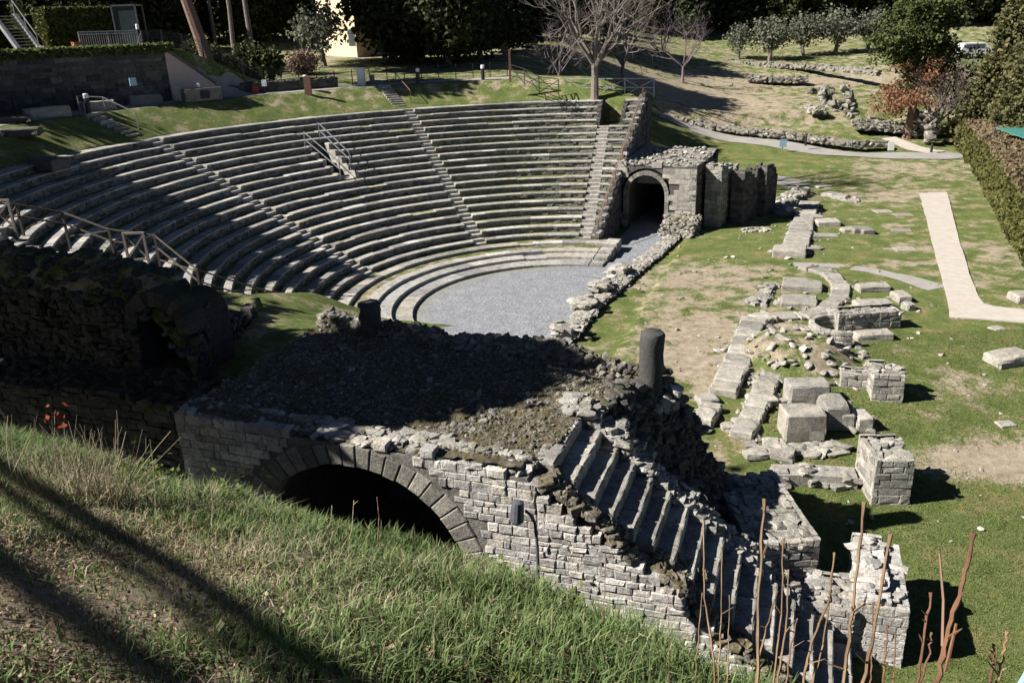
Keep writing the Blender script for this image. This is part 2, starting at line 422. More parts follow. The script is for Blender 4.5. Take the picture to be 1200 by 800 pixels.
def ell(rx, ry, rz, cz, lo=.55, bottom=-1.):
    def f():
        while 1:
            d = RN.randn(3); d /= np.linalg.norm(d)
            if d[2] > bottom: break
        k = RN.uniform(lo, 1) * RN.uniform(.88, 1.08)
        return (d[0] * rx * k, d[1] * ry * k, cz + d[2] * rz * k), RN.uniform(.6, 1.2)
    return f
def cone(r, h, z0, pw=.8):
    def f():
        u = RN.uniform(0, 1) ** 1.35; a = RN.uniform(0, 2 * PI); k = r * (1 - u) ** pw * RN.uniform(.55, 1.05)
        return (k * math.cos(a), k * math.sin(a), z0 + u * h), .5 + .7 * (1 - u)
    return f
def branch(mb, p, d, L, r, depth, kids=3, up=.15, bend=.25, tips=None, spread=.7, k=5):
    n = 4; pts = [np.array(p, float)]; rs = [r]; d = np.array(d, float); d /= np.linalg.norm(d)
    for i in range(n):
        d = d + RN.randn(3) * bend * .35 + np.array([0, 0, up]) * .3; d /= np.linalg.norm(d)
        pts.append(pts[-1] + d * L / n); rs.append(r * (1 - .5 * (i + 1) / n))
    mb.tube(pts, rs, k if depth > 1 else 3, cap=False)
    if tips is not None and depth <= 1: tips.append(pts[-1]); tips.append(pts[2])
    if depth <= 0: return
    for i in range(kids):
        t = RN.randint(2, n + 1); q = pts[t]
        nd = d + RN.randn(3) * spread; 
        branch(mb, q, nd, L * RN.uniform(.55, .8), rs[t] * .72, depth - 1, kids, up, bend, tips, spread, k)

def tree_proto(name, label, cat, group, crown, trunk, cmat, tmat, loc=(0, 0, 0), extra=None):
    root = thing(name, label, cat, (0, 0, 0), group)
    crown.build('crown', cmat, root); trunk.build('trunk', tmat, root)
    if extra: extra[0].build(extra[1], extra[2], root)
    root.location = loc; return root
def round_crown(rx, ry, rz, cz, n=110, per=34, ls=.34, sp=.55, lo=.5):
    m = MB(); leaves(m, clumps(n, per, ell(rx, ry, rz, cz, lo), sp), ls); return m
def cone_crown(r, h, z0, n=110, per=30, ls=.3, sp=.4, pw=.8):
    m = MB(); leaves(m, clumps(n, per, cone(r, h, z0, pw), sp), ls); return m
def trunk_mb(h, r, lean=(0, 0), limbs=5, cr=2.5, k=7):
    m = MB(); top = np.array([lean[0] * h, lean[1] * h, h])
    pts = [np.array([0, 0, -.3])] + [top * t + np.array([RN.randn() * .05 * h * .1, RN.randn() * .05 * h * .1, 0]) for t in (.05, .3, .6, .85, 1)]
    m.tube(pts, [r * 1.35, r * 1.1, r, r * .85, r * .65, r * .4], k)
    for i in range(limbs):
        t = RN.uniform(.55, .95); a = RN.uniform(0, 2 * PI)
        branch(m, top * t, (math.cos(a), math.sin(a), .7), cr * RN.uniform(.6, 1), r * .4, 1, 2)
    return m

# ------------------------------------------------------------ world, sun, camera
W = bpy.data.worlds.new('World'); sc.world = W; W.use_nodes = True
nt = W.node_tree; bg = nt.nodes['Background']
sky = nt.nodes.new('ShaderNodeTexSky'); sky.sky_type = 'NISHITA'; sky.air_density = .31; sky.dust_density = .05; sky.sun_disc = False
sdir = np.array([-math.cos(SUN_AZ) * math.cos(SUN_EL), -math.sin(SUN_AZ) * math.cos(SUN_EL), math.sin(SUN_EL)])
sky.sun_elevation = SUN_EL; sky.sun_rotation = math.atan2(sdir[0], sdir[1])
nt.links.new(sky.outputs[0], bg.inputs[0]); bg.inputs[1].default_value = .05
sl = bpy.data.lights.new('sun', 'SUN'); sl.energy = 5.0; sl.angle = rad(.5); sl.color = (1, .97, .925)
so = bpy.data.objects.new('sun', sl); COL.objects.link(so)
so.rotation_euler = Vector(-sdir).to_track_quat('-Z', 'Y').to_euler(); so.location = (-30, -10, 40)
cd = bpy.data.cameras.new('camera'); cam = bpy.data.objects.new('camera', cd); COL.objects.link(cam)
Rv, Uv, Fv = [np.array(q) for q in [[0.99924, -0.01392, -0.03642], [0.03899, 0.35668, 0.93341], [0.0, 0.93412, -0.35695]]]
cam.matrix_world = Matrix(((Rv[0], Uv[0], -Fv[0], 0), (Rv[1], Uv[1], -Fv[1], 0), (Rv[2], Uv[2], -Fv[2], 13.337), (0, 0, 0, 1)))
cd.sensor_width = 36; cd.lens = 970 / 1200 * 36; cd.clip_end = 2000; cd.clip_start = .05
sc.camera = cam
sc.view_settings.view_transform = 'Standard'; sc.view_settings.look = 'None'; sc.view_settings.exposure = 1.22; sc.view_settings.gamma = 1
sc.render.engine = 'CYCLES'; sc.cycles.use_denoising = True; sc.cycles.max_bounces = 4; sc.cycles.diffuse_bounces = 1; sc.cycles.transparent_max_bounces = 4

# ------------------------------------------------------------ ground
def seg(x, a): return np.interp(x, [q[0] for q in a], [q[1] for q in a])
TW1 = np.array((-30.15,51.59,9.30)[:2]); TW2 = np.array((-21.70,59.92,9.35)[:2])     # terrace retaining wall line
TWd = (TW2 - TW1) / np.linalg.norm(TW2 - TW1); TWn = np.array([-TWd[1], TWd[0]])
TWn = TWn if TWn[1] > 0 else -TWn
def H(x, y):
    x = np.asarray(x, float); y = np.asarray(y, float)
    dx = x - CX; dy = y - CY; r = np.hypot(dx, dy); q = dx * U_[0] + dy * U_[1]
    base = -1 + sm((y - 20) / 12)
    far = seg(y, [(62, 0), (80, .7), (85, 1.5), (90, 2.2), (91.2, 2.4), (92.4, 3.5), (105, 4.3), (113, 5.6), (118, 6.6), (130, 7.9), (140, 9), (160, 13), (220, 40), (420, 95)])
    base = base + far + np.where((y > 60), .35 * fbm(x * .11, y * .11, 3) * sm((y - 60) / 20), 0)
    # left foot of the camera hill
    hp = seg(r, [(26, 7.5), (26.5, 7.74), (29.4, 9.28), (32.4, 9.33), (36, 9.6), (45, 10.2), (70, 11.8), (110, 16), (200, 45), (400, 95)])
    wid = seg(r, [(26.5, .5), (28, 3), (34, 16), (50, 25)])
    hp = np.minimum(hp, np.where(q > -25, 9.6 + .12 * np.maximum(-q - 4, 0) + .02 * r * 0, 1e3))
    wq = 1 - sm((q + .9 + .8 * (wid - .5)) / wid)
    wr = sm((r - 26.0) / .35)
    wy = np.where(x < -6, sm((y - 19) / 8), 1)
    w = wq * wr * wy
    h = base * (1 - w) + np.maximum(hp, base) * w
    # upper terrace behind its wall
    px = (x - TW1[0]) * TWd[0] + (y - TW1[1]) * TWd[1]; pn = (x - TW1[0]) * TWn[0] + (y - TW1[1]) * TWn[1]
    LW = np.linalg.norm(TW2 - TW1)
    tz = 12.75 + .02 * np.clip(pn, 0, 60) - 3.1 * sm((px - LW + 1.2) / 9.5)
    wt = sm((pn - .35) / .3) * (px < LW + 9)
    h = np.where(wt > 0, np.maximum(h, h * (1 - wt) + tz * wt), h)
    return h
DIRT = []   # x, y, rx, ry, weight
def dirt(p, rx, ry, w): DIRT.append((p[0], p[1], rx, ry, w))
for p, rx, ry, w in [((7.10,35.78,0.00), 3.5, 3.5, .30), ((5.17,39.11,0.00), 2, 2, .15), ((9.38,42.96,0.00), 6, 4, .24), ((12.48,44.18,0.00), 4, 3, .2), ((7.63,31.13,0.00), 2., 3, .4), ((13.42,51.90,0.00), 5, 3, .15),
                     ((15.53,24.26,-0.71), 2.2, .9, .75), ((16.25,23.50,-0.79), 2.5, .9, .6), ((29.54,62.87,0.00), 5, 3, .35), ((33.10,71.74,0.00), 5, 5, .3), ((23.77,48.10,0.00), 2, 1.2, .4), ((25.90,53.39,0.00), 1, .7, .4),
                     ((16.02,28.96,-0.16), 2.5, 1.6, .25), ((16.98,29.57,-0.11), 1.2, .8, .3), ((20.79,44.74,0.00), 4, .7, .5), ((12.60,35.73,-0.00), 4, 3, .3), ((24.48,40.92,0.00), 2.5, 2.5, .2), ((41.39,72.02,0.00), 4, 6, .25), ((28.40,45.44,0.00), 1.5, 5, .35),
                     ((9.92,31.82,0.00), 2, 2, .35), ((10.91,23.38,-0.81), 2, .7, .35), ((17.13,32.03,-0.00), 1.2, .8, .25)]: dirt(p, rx, ry, w)
GREEN = [((4.06,36.72,-0.00), 1.6, 1.8, .5), ((12.39,49.87,0.00), 4, 2, .35), ((13.01,21.46,-0.96), 4, 3, .35), ((11.29,17.60,-1.00), 3, 3, .4), ((14.40,29.79,-0.09), 3, 2, .3), ((16.16,53.81,0.00), 3, 2, .3), ((18.23,46.97,0.00), 4, 4, .3), ((17.05,38.99,-0.00), 3, 2.5, .4), ((5.68,39.73,0.00), 1, 2, .4), ((7.82,27.70,-0.29), .9, .9, .6), ((22.79,80.28,1.00), 8, 6, .3), ((19.67,32.75,0.00), 3, 2, .3)]
def dirtmask(x, y):
    d = np.full(np.shape(x), .27)
    for (a, b, rx, ry, w) in DIRT: d = d + w * np.exp(-((x - a) / rx) ** 2 - ((y - b) / ry) ** 2)
    for (p, rx, ry, w) in GREEN: d = d - w * np.exp(-((x - p[0]) / rx) ** 2 - ((y - p[1]) / ry) ** 2)
    # brown slopes in the far field
    d = d + .42 * np.exp(-((x - 23) / 10) ** 2 - ((y - 99) / 9) ** 2) + .14 * (y > 88) + .3 * np.exp(-((y - 111) / 3.5) ** 2) * (x > 22)
    r = np.hypot(x - CX, y - CY); d = d + np.where((r > 28) & (r < 60) & (y > 60) & (x < 5), .12, 0)
    return d
xs = np.concatenate([np.arange(-420, -60, 12), np.arange(-60, -32, .8), np.arange(-32, 40, .25), np.arange(40, 90, .9), np.arange(90, 480, 12)])
ys = np.concatenate([np.arange(-60, 8, 2.), np.arange(8, 76, .25), np.arange(76, 170, .6), np.arange(170, 440, 9)])
GX, GY = np.meshgrid(xs, ys, indexing='ij')
GZ = H(GX, GY)
GZ = GZ + .05 * fbm(GX * .8, GY * .8, 3) + .03 * fbm(GX * 3, GY * 3, 2)
rr = np.hypot(GX - CX, GY - CY); qq = (GX - CX) * U_[0] + (GY - CY) * U_[1]
GZ = np.where((rr < 26.1) & (qq < 4) & (GY > 25), np.minimum(GZ, -.15), GZ)
# nothing of the sheet stands above the camera's own hill
ground = grid_obj('ground', GX, GY, GZ, M['ground'], {'dirt': dirtmask(GX, GY)})
tag(ground, kind='structure')
# ------------------------------------------------------------ the seating
DR, DZ = .788, .38
def Rk(k): return 11.457 + (19 - k) * DR
def Zk(k): return .926 + (19 - k) * DZ
def pol(r, a, z): return (CX + r * math.cos(a), CY + r * math.sin(a), z)
A_R = {}                                    # right-hand end angle by row: the parapet line
def a_right(r):
    # parapet line: q = -.75 (parallel to the stage axis)
    return math.atan2(E_[1], E_[0]) + math.asin(.75 / r)
def a_left(r):
    return rad(np.interp(r, [7, 9, 11.4, 12.3, 13, 15, 17.6, 20, 23, 26], [226, 220, 192, 190, 191, 200, 211, 207, 200, 193]))
AIS = [rad(154.2), rad(111.5), rad(77.9)]
seats = thing('theatre_seating', 'curved tiers of worn grey stone seats rising around the gravel orchestra, cut by two stairways', 'seating', (CX, CY, 0))
def arc_block(mb, r0, r1, z0, z1, a0, a1, ch=.022, j=.010, r=None):
    jr = random.uniform(-j, j) + .03 * float(fbm(a0 * r0 * .35, r0 * 3.1, 2)); jz = random.uniform(-j, j) + .028 * float(fbm(a0 * r0 * .3 + 7, r0 * 2.3, 2)); tl = random.uniform(-j, j)
    if random.random() < .05: jz -= .05
    pr = [(r0 + jr, z0), (r0 + jr, z1 + jz - ch), (r0 + jr + ch * random.uniform(.6, 1.4), z1 + jz), (r1, z1 + jz + tl), (r1, z0)]
    vs = []
    for a in (a0, (a0 + a1) / 2, a1):
        e = random.uniform(-.006, .006)
        vs += [pol(q + (e if i < 3 else 0), a, z) for i, (q, z) in enumerate(pr)]
    fs = []
    for c in (0, 5):
        for i in range(5): fs.append((c + i, c + (i + 1) % 5, c + 5 + (i + 1) % 5, c + 5 + i))
    fs += [(4, 3, 2, 1, 0), (10, 11, 12, 13, 14)]
    mb.add(vs, fs, r)
def gaps(k):
    """angular gaps in row k: stairways, the little doorway in the middle, the pit at the right end"""
    g_ = [(a - .42 / Rk(k), a + .42 / Rk(k)) for a in AIS]
    if 5 <= k <= 9: g_.append((rad(129.2), rad(132.7)))
    if k <= 4: g_.append((AIS[2] - 1.35 / Rk(k), AIS[2] + .42 / Rk(k)))
    return g_
def in_gap(a, g_): return any(l < a < h for l, h in g_)
def spans(a0, a1, g_):
    cuts = sorted([a0, a1] + [x for l, h in g_ for x in (l, h) if a0 < x < a1])
    return [(l, h) for l, h in zip(cuts[:-1], cuts[1:]) if not in_gap((l + h) / 2, g_) and h - l > .01]
stair = [MB(), MB(), MB()]
for k in range(1, 20):
    R, Z = Rk(k), Zk(k)
    zb = Zk(k + 1) - .06 if k < 19 else .5
    for l, h in spans(a_right(R), a_left(R), gaps(k)):
        mb = MB(); mr = MB(); a = l
        while a < h - .004:                  # tread slabs
            L_ = random.uniform(.7, 1.9) / R; b = min(a + L_, h)
            if h - b < .25 / R: b = h
            if not (a > a_left(R) - 1.6 / R and random.random() < .35):
                arc_block(mb, R, R + (.50 + random.uniform(-.04, .06) if k > 1 else 1.0), Z - .085, Z, a + .001 / R, b - (.001 if random.random() < .6 else .018) / R, .015 + .02 * (random.random() < .2), .008, r=random.random())
            a = b
        zc = zb                              # rough courses under them
        for c in range(2):
            z1 = min(Z - .083, zc + (Z - .083 - zb) / 2); a = l
            while a < h - .004:
                b = min(a + random.uniform(.18, .5) / R, h)
                if h - b < .12 / R: b = h
                arc_block(mr, R +   .03 + random.uniform(-.025, .04), R + .4, zc, z1 - .004, a + .003 / R, b - .003 / R, .02, .012)
                a = b
            zc = z1
        row = mb.build('seat_row', M['seat'], seats)
        mr.build('riser', M['riser'], row)
        if k > 1:                            # earth and grass at the back of the tread
            n = max(3, int((h - l) * R / .3)); aa = np.linspace(l, h, n)[:, None] * np.ones((1, 4))
            r4 = (R + np.array([.36, .52, .66, DR + .05]))[None] * np.ones((n, 1))
            zz = Z - .03 + .03 * fbm(aa * R * 2, r4 * 3, 2) + np.array([-.05, .0, .01, .02])[None]
            grid_obj('tread_soil', CX + r4 * np.cos(aa), CY + r4 * np.sin(aa), zz, M['turf'], {'dirt': np.full(aa.shape, .40 if (l + h) / 2 > AIS[1] else .12) + .2 * fbm(aa * R * .5, r4, 2)}, row)
    for i, A in enumerate(AIS):              # two steps to a row
        if k <= 4 and i == 2: continue
        w = .41 / R
        lo = zb
        arc_block(stair[i], R - .0, R + DR / 2, lo, Z - DZ / 2, A - w, A + w, .02, .01, r=.55)
        arc_block(stair[i], R + DR / 2, R + DR + .02, lo, Z - .004, A - w, A + w, .02, .01, r=.75)
        if k == 19 or True:
            pass
for s_ in stair: s_.build('stairway', M['seat'], seats)
# the four broad ledges below
led = [(10.5, 11.47, .66, .50), (9.2, 10.55, .50, .33), (8.35, 9.25, .36, .16), (7.35, 8.4, .18, -.1)]
zt = [.66, .51, .35, .17]
for i, (r0, r1, z1, z0) in enumerate(led):
    mb = MB(); a0 = a_right(r0) - (.05 if i else .06); a1 = a_left(r0); a = a0
    while a < a1:
        b = min(a + random.uniform(.9, 1.9) / r0, a1)
        if a1 - b < .2 / r0: b = a1
        arc_block(mb, r0, r0 + (.62 + random.uniform(-.05, .05)) if i < 2 else r1 + .02, (zt[i + 1] if i < 3 else 0) - .12, zt[i], a + .003 / r0, b - .003 / r0, .025, .008)
        a = b
    lo = mb.build('ledge', M['seat'], seats)
    if i < 2:
        n = 130; aa = np.linspace(a0, a1, n)[:, None] * np.ones((1, 5)); r4 = np.linspace(r0 + .5, r1 + .06, 5)[None] * np.ones((n, 1))
        grid_obj('ledge_soil', CX + r4 * np.cos(aa), CY + r4 * np.sin(aa), zt[i] - .03 + .02 * fbm(aa * 20, r4 * 3, 2), M['turf'], {'dirt': np.full(aa.shape, .36) + .3 * fbm(aa * 6, r4, 2) + np.where(aa > 2.2, .2, 0)}, lo)
# doorway in the middle of the tiers
mb = MB(); k0, k1 = 5, 9
am = rad(130.9)
for s_, (a, hs) in enumerate(((rad(129.0), 1), (rad(132.9), -1))):
    for k in range(k0, k1 + 1):
        R = Rk(k); z1 = Zk(k) + .05; z0 = Zk(k1) - .35; z = z0
        while z < z1:
            h = min(random.uniform(.25, .4), z1 - z + .02)
            arc_block(mb, R - .02, R + DR - .02, z, z + h - .01, a - .0065, a + .0065, .02, .02); z += h
mb.build('doorway_side_wall', M['smooth'], seats)
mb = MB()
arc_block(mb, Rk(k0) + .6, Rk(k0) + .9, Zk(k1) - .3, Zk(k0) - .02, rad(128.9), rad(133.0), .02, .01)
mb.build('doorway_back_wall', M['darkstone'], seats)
mb = MB()
for i in range(5):
    a = rad(129.1) + i * rad(.76); arc_block(mb, Rk(k1) - .1, Rk(k0) + .6, Zk(k1) - .6, Zk(k1) - .33, a, a + rad(.75), .02, .01)
mb.build('doorway_floor', M['smooth'], seats)
# pit at the right end
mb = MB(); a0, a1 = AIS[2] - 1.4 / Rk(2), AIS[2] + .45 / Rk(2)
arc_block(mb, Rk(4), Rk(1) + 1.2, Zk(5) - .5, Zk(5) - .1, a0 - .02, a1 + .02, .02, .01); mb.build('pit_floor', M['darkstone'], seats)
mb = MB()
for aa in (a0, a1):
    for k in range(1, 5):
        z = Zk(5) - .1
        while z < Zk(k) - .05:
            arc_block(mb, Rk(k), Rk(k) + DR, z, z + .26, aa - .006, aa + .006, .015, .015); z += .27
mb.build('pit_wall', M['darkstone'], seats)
# end wall and stepped parapet at the right
Pn = lambda q, t, z: (CX + U_[0] * q + E_[0] * t, CY + U_[1] * q + E_[1] * t, z)
def tR(r): return math.sqrt(max(r * r - .75 ** 2, .01))
mb = MB()
fr = lambda s, z, out: Pn(-.72 + out, s, z)
topf = lambda s: .926 + np.clip((s - 11.4) / DR, -1, 19) * DZ + .05
lay(mb, fr, 11.3, 27.2, lambda s: -.1, topf, (.2, .34), (.3, .8), .05, .25, jit=.03)
# core behind the stones
prof = [(11.3, -.2)] + [(s, float(topf(s)) - .12) for s in np.linspace(11.3, 27.2, 30)] + [(27.2, -.2)]
n = len(prof); vs = [Pn(-.86, s, z) for s, z in prof] + [Pn(-1.25, s, z) for s, z in prof]
mb.add(vs, [tuple(range(n)), tuple(range(2 * n - 1, n - 1, -1))] + [(i, n + i, n + (i + 1) % n, (i + 1) % n) for i in range(n)], .3)
mb.build('end_wall', M['darkstone'], seats)
mb = MB()
for k in range(1, 20):
    R = tR(Rk(k)); z = Zk(k)
    for i in range(2):
        c = Pn(-.78 + random.uniform(-.02, .02), R + DR * (.25 + .5 * i), z - .16 + (0 if i == 0 else .0))
        block(mb, c, .16, DR * .25, .14 + .02 * i, math.atan2(E_[1], E_[0]) - PI / 2, .1)
mb.build('parapet', M['seat'], seats)
# back wall seen from the right
mb = MB()
frb = lambda s, z, out: Pn(-.7 + s * .06, 27.2 + out + s * .0, z)
mb.box(Pn(-1.4, 27.4, 3.6), np.array([*U_, 0]) * .75, np.array([*E_, 0]) * .4, (0, 0, 4.1))
lay(mb, lambda s, z, out: Pn(-.65 + out, 26.4 + s, z), 0, 1.6, lambda s: -.1, lambda s: 7.7, (.2, .32), (.3, .7), .05, .2)
mb.build('back_wall', M['darkstone'], seats)
# end faces of the four ledges
mb = MB()
for i, (r0, r1, z1, z0) in enumerate(led):
    for s in np.arange(r0, r1 - .1, .42):
        block(mb, Pn(.2 - .05 * i + .03 * random.random() , s + .2, -.12), .42, .205, (zt[i] + .12) / 2 + .001 * i, math.atan2(E_[1], E_[0]) - PI / 2, .05)
mb.build('ledge_end', M['seat'], seats)

# orchestra gravel
n = 90; aa = np.linspace(0, 2 * PI, n)[:, None] * np.ones((1, 14)); r4 = np.linspace(.01, 7.44, 14)[None] * np.ones((n, 1))
X = CX + r4 * np.cos(aa); Y_ = CY + r4 * np.sin(aa)
q = (X - CX) * U_[0] + (Y_ - CY) * U_[1]
ov = np.maximum(q - 1.9, 0); X = X - ov * U_[0]; Y_ = Y_ - ov * U_[1]
grid_obj('orchestra_gravel', X, Y_, np.full(X.shape, .012), M['gravel'], {'dirt': sm((r4 - 6.5) / 1.0) * sm((-q - .5) / 3) * .9}).__setitem__('kind', 'structure')
# gravel running on to the side passage
def strip(name, pts, w, z, m, n=24, kind='structure', attrs=None, zf=None, rag=.09):
    pts = np.array([q[:2] for q in pts], float); ws = np.array(w if hasattr(w, '__len__') else [w] * len(pts), float)
    d = np.r_[0, np.cumsum(np.hypot(*np.diff(pts, axis=0).T))]; t = np.linspace(0, d[-1], n)
    cx = np.interp(t, d, pts[:, 0]); cy = np.interp(t, d, pts[:, 1]); ww = np.interp(t, d, ws)
    tx = np.gradient(cx); ty = np.gradient(cy); L_ = np.hypot(tx, ty); nx, ny = -ty / L_, tx / L_
    k = np.linspace(-.5, .5, 5)[None]
    X = cx[:, None] + nx[:, None] * k * ww[:, None]; Y2 = cy[:, None] + ny[:, None] * k * ww[:, None]
    edge = rag * fbm(t[:, None] * 1.3 + 40 * np.sign(k), t[:, None] * 0 + np.sign(k) * 3, 3) * 2 * np.abs(k)
    X += nx[:, None] * edge; Y2 += ny[:, None] * edge
    Z2 = (H(X, Y2) if zf is None else zf(X, Y2)) + z
    o = grid_obj(name, X, Y2, Z2, m, {'dirt': np.zeros(X.shape)})
    if kind: o['kind'] = kind
    return o
strip('passage_gravel', [(4.43,44.45,0.00), (6.12,47.23,0.00), (7.90,51.00,0.00), (9.65,54.91,0.00), Pn(.6, 24, 0)], [2.0, 2.6, 2.8, 3., 3.], .035, M['gravel'], 30)
# ------------------------------------------------------------ the near side building (ruin with arch and stair)
def ST(s, t, z): return (O_[0] + U_[0] * s + E_[0] * t, O_[1] + U_[1] * s + E_[1] * t, z)
near = thing('vaulted_ruin', 'ruined stone building with an open arch and a steep open stair, nearest the grass bank', 'ruin', ST(-2, 3.5, 0))
AC, AZ, ARI, ARO = -4.25, 1.42, 2.8, 3.36        # arch centre s, springing z, inner and outer radius
def zfront(s): return np.interp(s, [-9, -6, -3.6, 0, .05, 1.45, 3.06, 4.52, 6.6], [5.0, 4.85, 4.8, 4.62, 4.4, 3.35, 2.3, .9, -1])
def ragged(s, step=.38, amp=.25, seed=0.):
    return amp * fbm(np.floor(np.asarray(s) / step) * 3.7 + seed, np.asarray(s) * 0 + seed, 2)
RISE, RUN, NS = .325, .425, 16
def zstep(s): return 4.6 - RISE * np.floor((s - .35) / RUN + 1)
def stair_back(s): return 3.0 - .06 * max(s - .35, 0)
def in_arch(s, z, r=ARO): return (s - AC) ** 2 + (max(z - AZ, 0)) ** 2 < r * r and z > -3
fF = lambda s, z, out: ST(s, -out, z)
# front wall
mb = MB()
lay(mb, fF, -8.95, .15, lambda s: -.6, lambda s: zfront(s) + .08 * math.sin(s * 5), (.11, .25), (.14, .52), .045, .25, hole=lambda s, z: in_arch(s, z, ARO - .04), jit=.013)
mb.build('front_wall', M['ashlar'], near); mb = MB()
lay(mb, fF, .15, 6.4, lambda s: -1.4, lambda s: zfront(s) + ragged(s, .42, .3), (.11, .23), (.13, .48), .05, .28, jit=.02)
mb.build('stair_wall', M['ashlar'], near); mb = MB()
# jagged left edge returns
lay(mb, lambda s, z, out: ST(-8.95 - out, s, z), 0, 1.6, lambda s: -.6, lambda s: 4.95, (.15, .25), (.2, .5), .04, .2)
mb.build('return_wall', M['ashlar'], near)
# mortar core of the front wall
mb = MB(); ss = np.concatenate([np.linspace(-8.9, .15, 90), np.linspace(.2, 6.4, 40)])
zt_ = zfront(ss) - .10; zt_[ss > .1] -= .12
zb_ = np.where(np.abs(ss - AC) < ARI, AZ + np.sqrt(np.maximum(ARI ** 2 - (ss - AC) ** 2, 0)), -1.6)
zb_ = np.minimum(zb_, zt_ - .02)
vs = [ST(s, .012, z) for s, z in zip(ss, zt_)] + [ST(s, .012, z) for s, z in zip(ss, zb_)] + [ST(s, .72, z) for s, z in zip(ss, zt_)] + [ST(s, .72, z) for s, z in zip(ss, zb_)]
n = len(ss); fs = []
for i in range(n - 1):
    fs += [(i, n + i, n + i + 1, i + 1), (2 * n + i, 2 * n + i + 1, 3 * n + i + 1, 3 * n + i), (i, i + 1, 2 * n + i + 1, 2 * n + i), (n + i, 3 * n + i, 3 * n + i + 1, n + i + 1)]
fs += [(0, 2 * n, 3 * n, n), (n - 1, 2 * n - 1, 4 * n - 1, 3 * n - 1)]
mb.add(vs, fs, .4); mb.build('wall_core', M['mortar'], near)
# voussoirs of the arch
mb = MB(); nv = 27
for i in range(-5, nv + 5):
    a0 = PI * (i + .04) / nv; a1 = PI * (i + .96) / nv
    if i < 0 or i >= nv: continue
    ri = ARI + random.uniform(-.02, .02); ro = ARO + random.uniform(-.10, .04); pr = random.uniform(.0, .025)
    def P(r, a, o): return ST(AC + r * math.cos(a), -o, AZ + r * math.sin(a))
    c = [(ri, a0), (ro, a0), (ro, a1), (ri, a1)]
    inn = [(ri + .02, a0 * .93 + a1 * .07), (ro - .03, a0 * .94 + a1 * .06), (ro - .03, a0 * .06 + a1 * .94), (ri + .02, a0 * .07 + a1 * .93)]
    vs = [P(r, a, -.6) for r, a in c] + [P(r, a, pr - .01) for r, a in c] + [P(r, a, pr + .012 + random.uniform(-.006, .006)) for r, a in inn]
    fs = []
    for k in range(4):
        l = (k + 1) % 4; fs += [(k, l, 4 + l, 4 + k), (4 + k, 4 + l, 8 + l, 8 + k)]
    fs.append((8, 9, 10, 11)); mb.add(vs, fs)
for sg in (-1, 1):                       # jambs
    z = AZ
    while z > -1.2:
        h = random.uniform(.35, .5); a, b = sorted((AC + sg * (ARI + random.uniform(-.02, .02)), AC + sg * (ARO + random.uniform(-.1, .1))))
        stone(mb, fF, a, b, z - h, z, .6, .05); z -= h
mb.build('arch_ring', M['voussoir'], near)
# barrel vault behind it
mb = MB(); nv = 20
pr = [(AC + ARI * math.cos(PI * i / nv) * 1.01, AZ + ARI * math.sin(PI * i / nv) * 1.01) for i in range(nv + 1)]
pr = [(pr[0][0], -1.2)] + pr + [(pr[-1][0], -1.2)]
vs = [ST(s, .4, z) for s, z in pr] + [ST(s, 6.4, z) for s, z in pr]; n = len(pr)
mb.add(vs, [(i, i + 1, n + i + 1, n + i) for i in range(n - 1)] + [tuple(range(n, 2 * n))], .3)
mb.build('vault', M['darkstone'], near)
# rubble core: heights over the whole plan
def core_top(s, t):
    s = np.asarray(s, float); t = np.asarray(t, float)
    nz = .10 * fbm(s * 1.7, t * 1.7, 4)
    flat = np.where(s < -4, 4.62 + (-4 - s) * .07, 4.62) + nz
    rim = .20 * sm((t - 6.1) / .5) * (1 + .8 * fbm(s * 1.1, s * 0, 2)) 
    edge = .12 * sm((.8 - t) / .5)
    z = flat + rim + edge - .5 * sm((s + 1.5) / 2.5) * sm((t - 4.8) / 1.4)
    br = 4.45 - (s - .8 - .28 * (t - 3.7)) * 1.75 + .35 * fbm(s * 1.6, t * 1.6, 3) + ragged(s, .45, .4, 3.) + ragged(t, .5, .4, 8.)
    z = np.where(s > .8 + .28 * (t - 3.7), np.minimum(z, br), z)
    wall_top = np.where(s < .35, 4.75, 4.75 - (s - .35) * .84) + ragged(s, .34, .3, 5.) 
    sb = 3.0 - .06 * np.maximum(s - .35, 0)
    z = np.where((t > sb) & (t < sb + .75) & (s > -.1) & (s < 6.2), np.minimum(wall_top, 4.8) + .06 * nz, z)
    z = np.where((s > .3) & (t <= sb), np.minimum(zstep(s) - .35, zfront(s) + .0), z)
    return np.maximum(z, -1.4)
ss = np.arange(-8.9, 7.3, .11); tt = np.arange(.05, 6.95, .11)
S, T = np.meshgrid(ss, tt, indexing='ij'); Z = core_top(S, T)
J1 = RN.uniform(-.035, .035, S.shape); J2 = RN.uniform(-.035, .035, S.shape)
X = O_[0] + U_[0] * (S + J1) + E_[0] * (T + J2); Y_ = O_[1] + U_[1] * (S + J1) + E_[1] * (T + J2)
Z = Z + RN.uniform(-.03, .03, Z.shape)
edge = np.zeros(Z.shape, bool); edge[:, -1] = edge[0, :] = edge[-1, :] = True
Z[edge] = -1.4
grid_obj('rubble_core', X, Y_, Z, M['mossy'], {'dirt': np.zeros(Z.shape)}, near, smooth=False)
mb = MB()
for i in range(9000):                     # pebbles and stones on the top
    s = RN.uniform(-8.9, .7); t = RN.uniform(.3, 6.8); z = float(core_top(s, t)); r_ = RN.choice([.02, .032, .05, .08], p=[.5, .33, .15, .02])
    rock(mb, ST(s, t, z + r_ * .2), (r_ * RN.uniform(.7, 1.4), r_ * RN.uniform(.7, 1.4), r_ * .6), blocky=.3)
mb.build('rubble_top', M['toprubble'], near)
mb = MB()
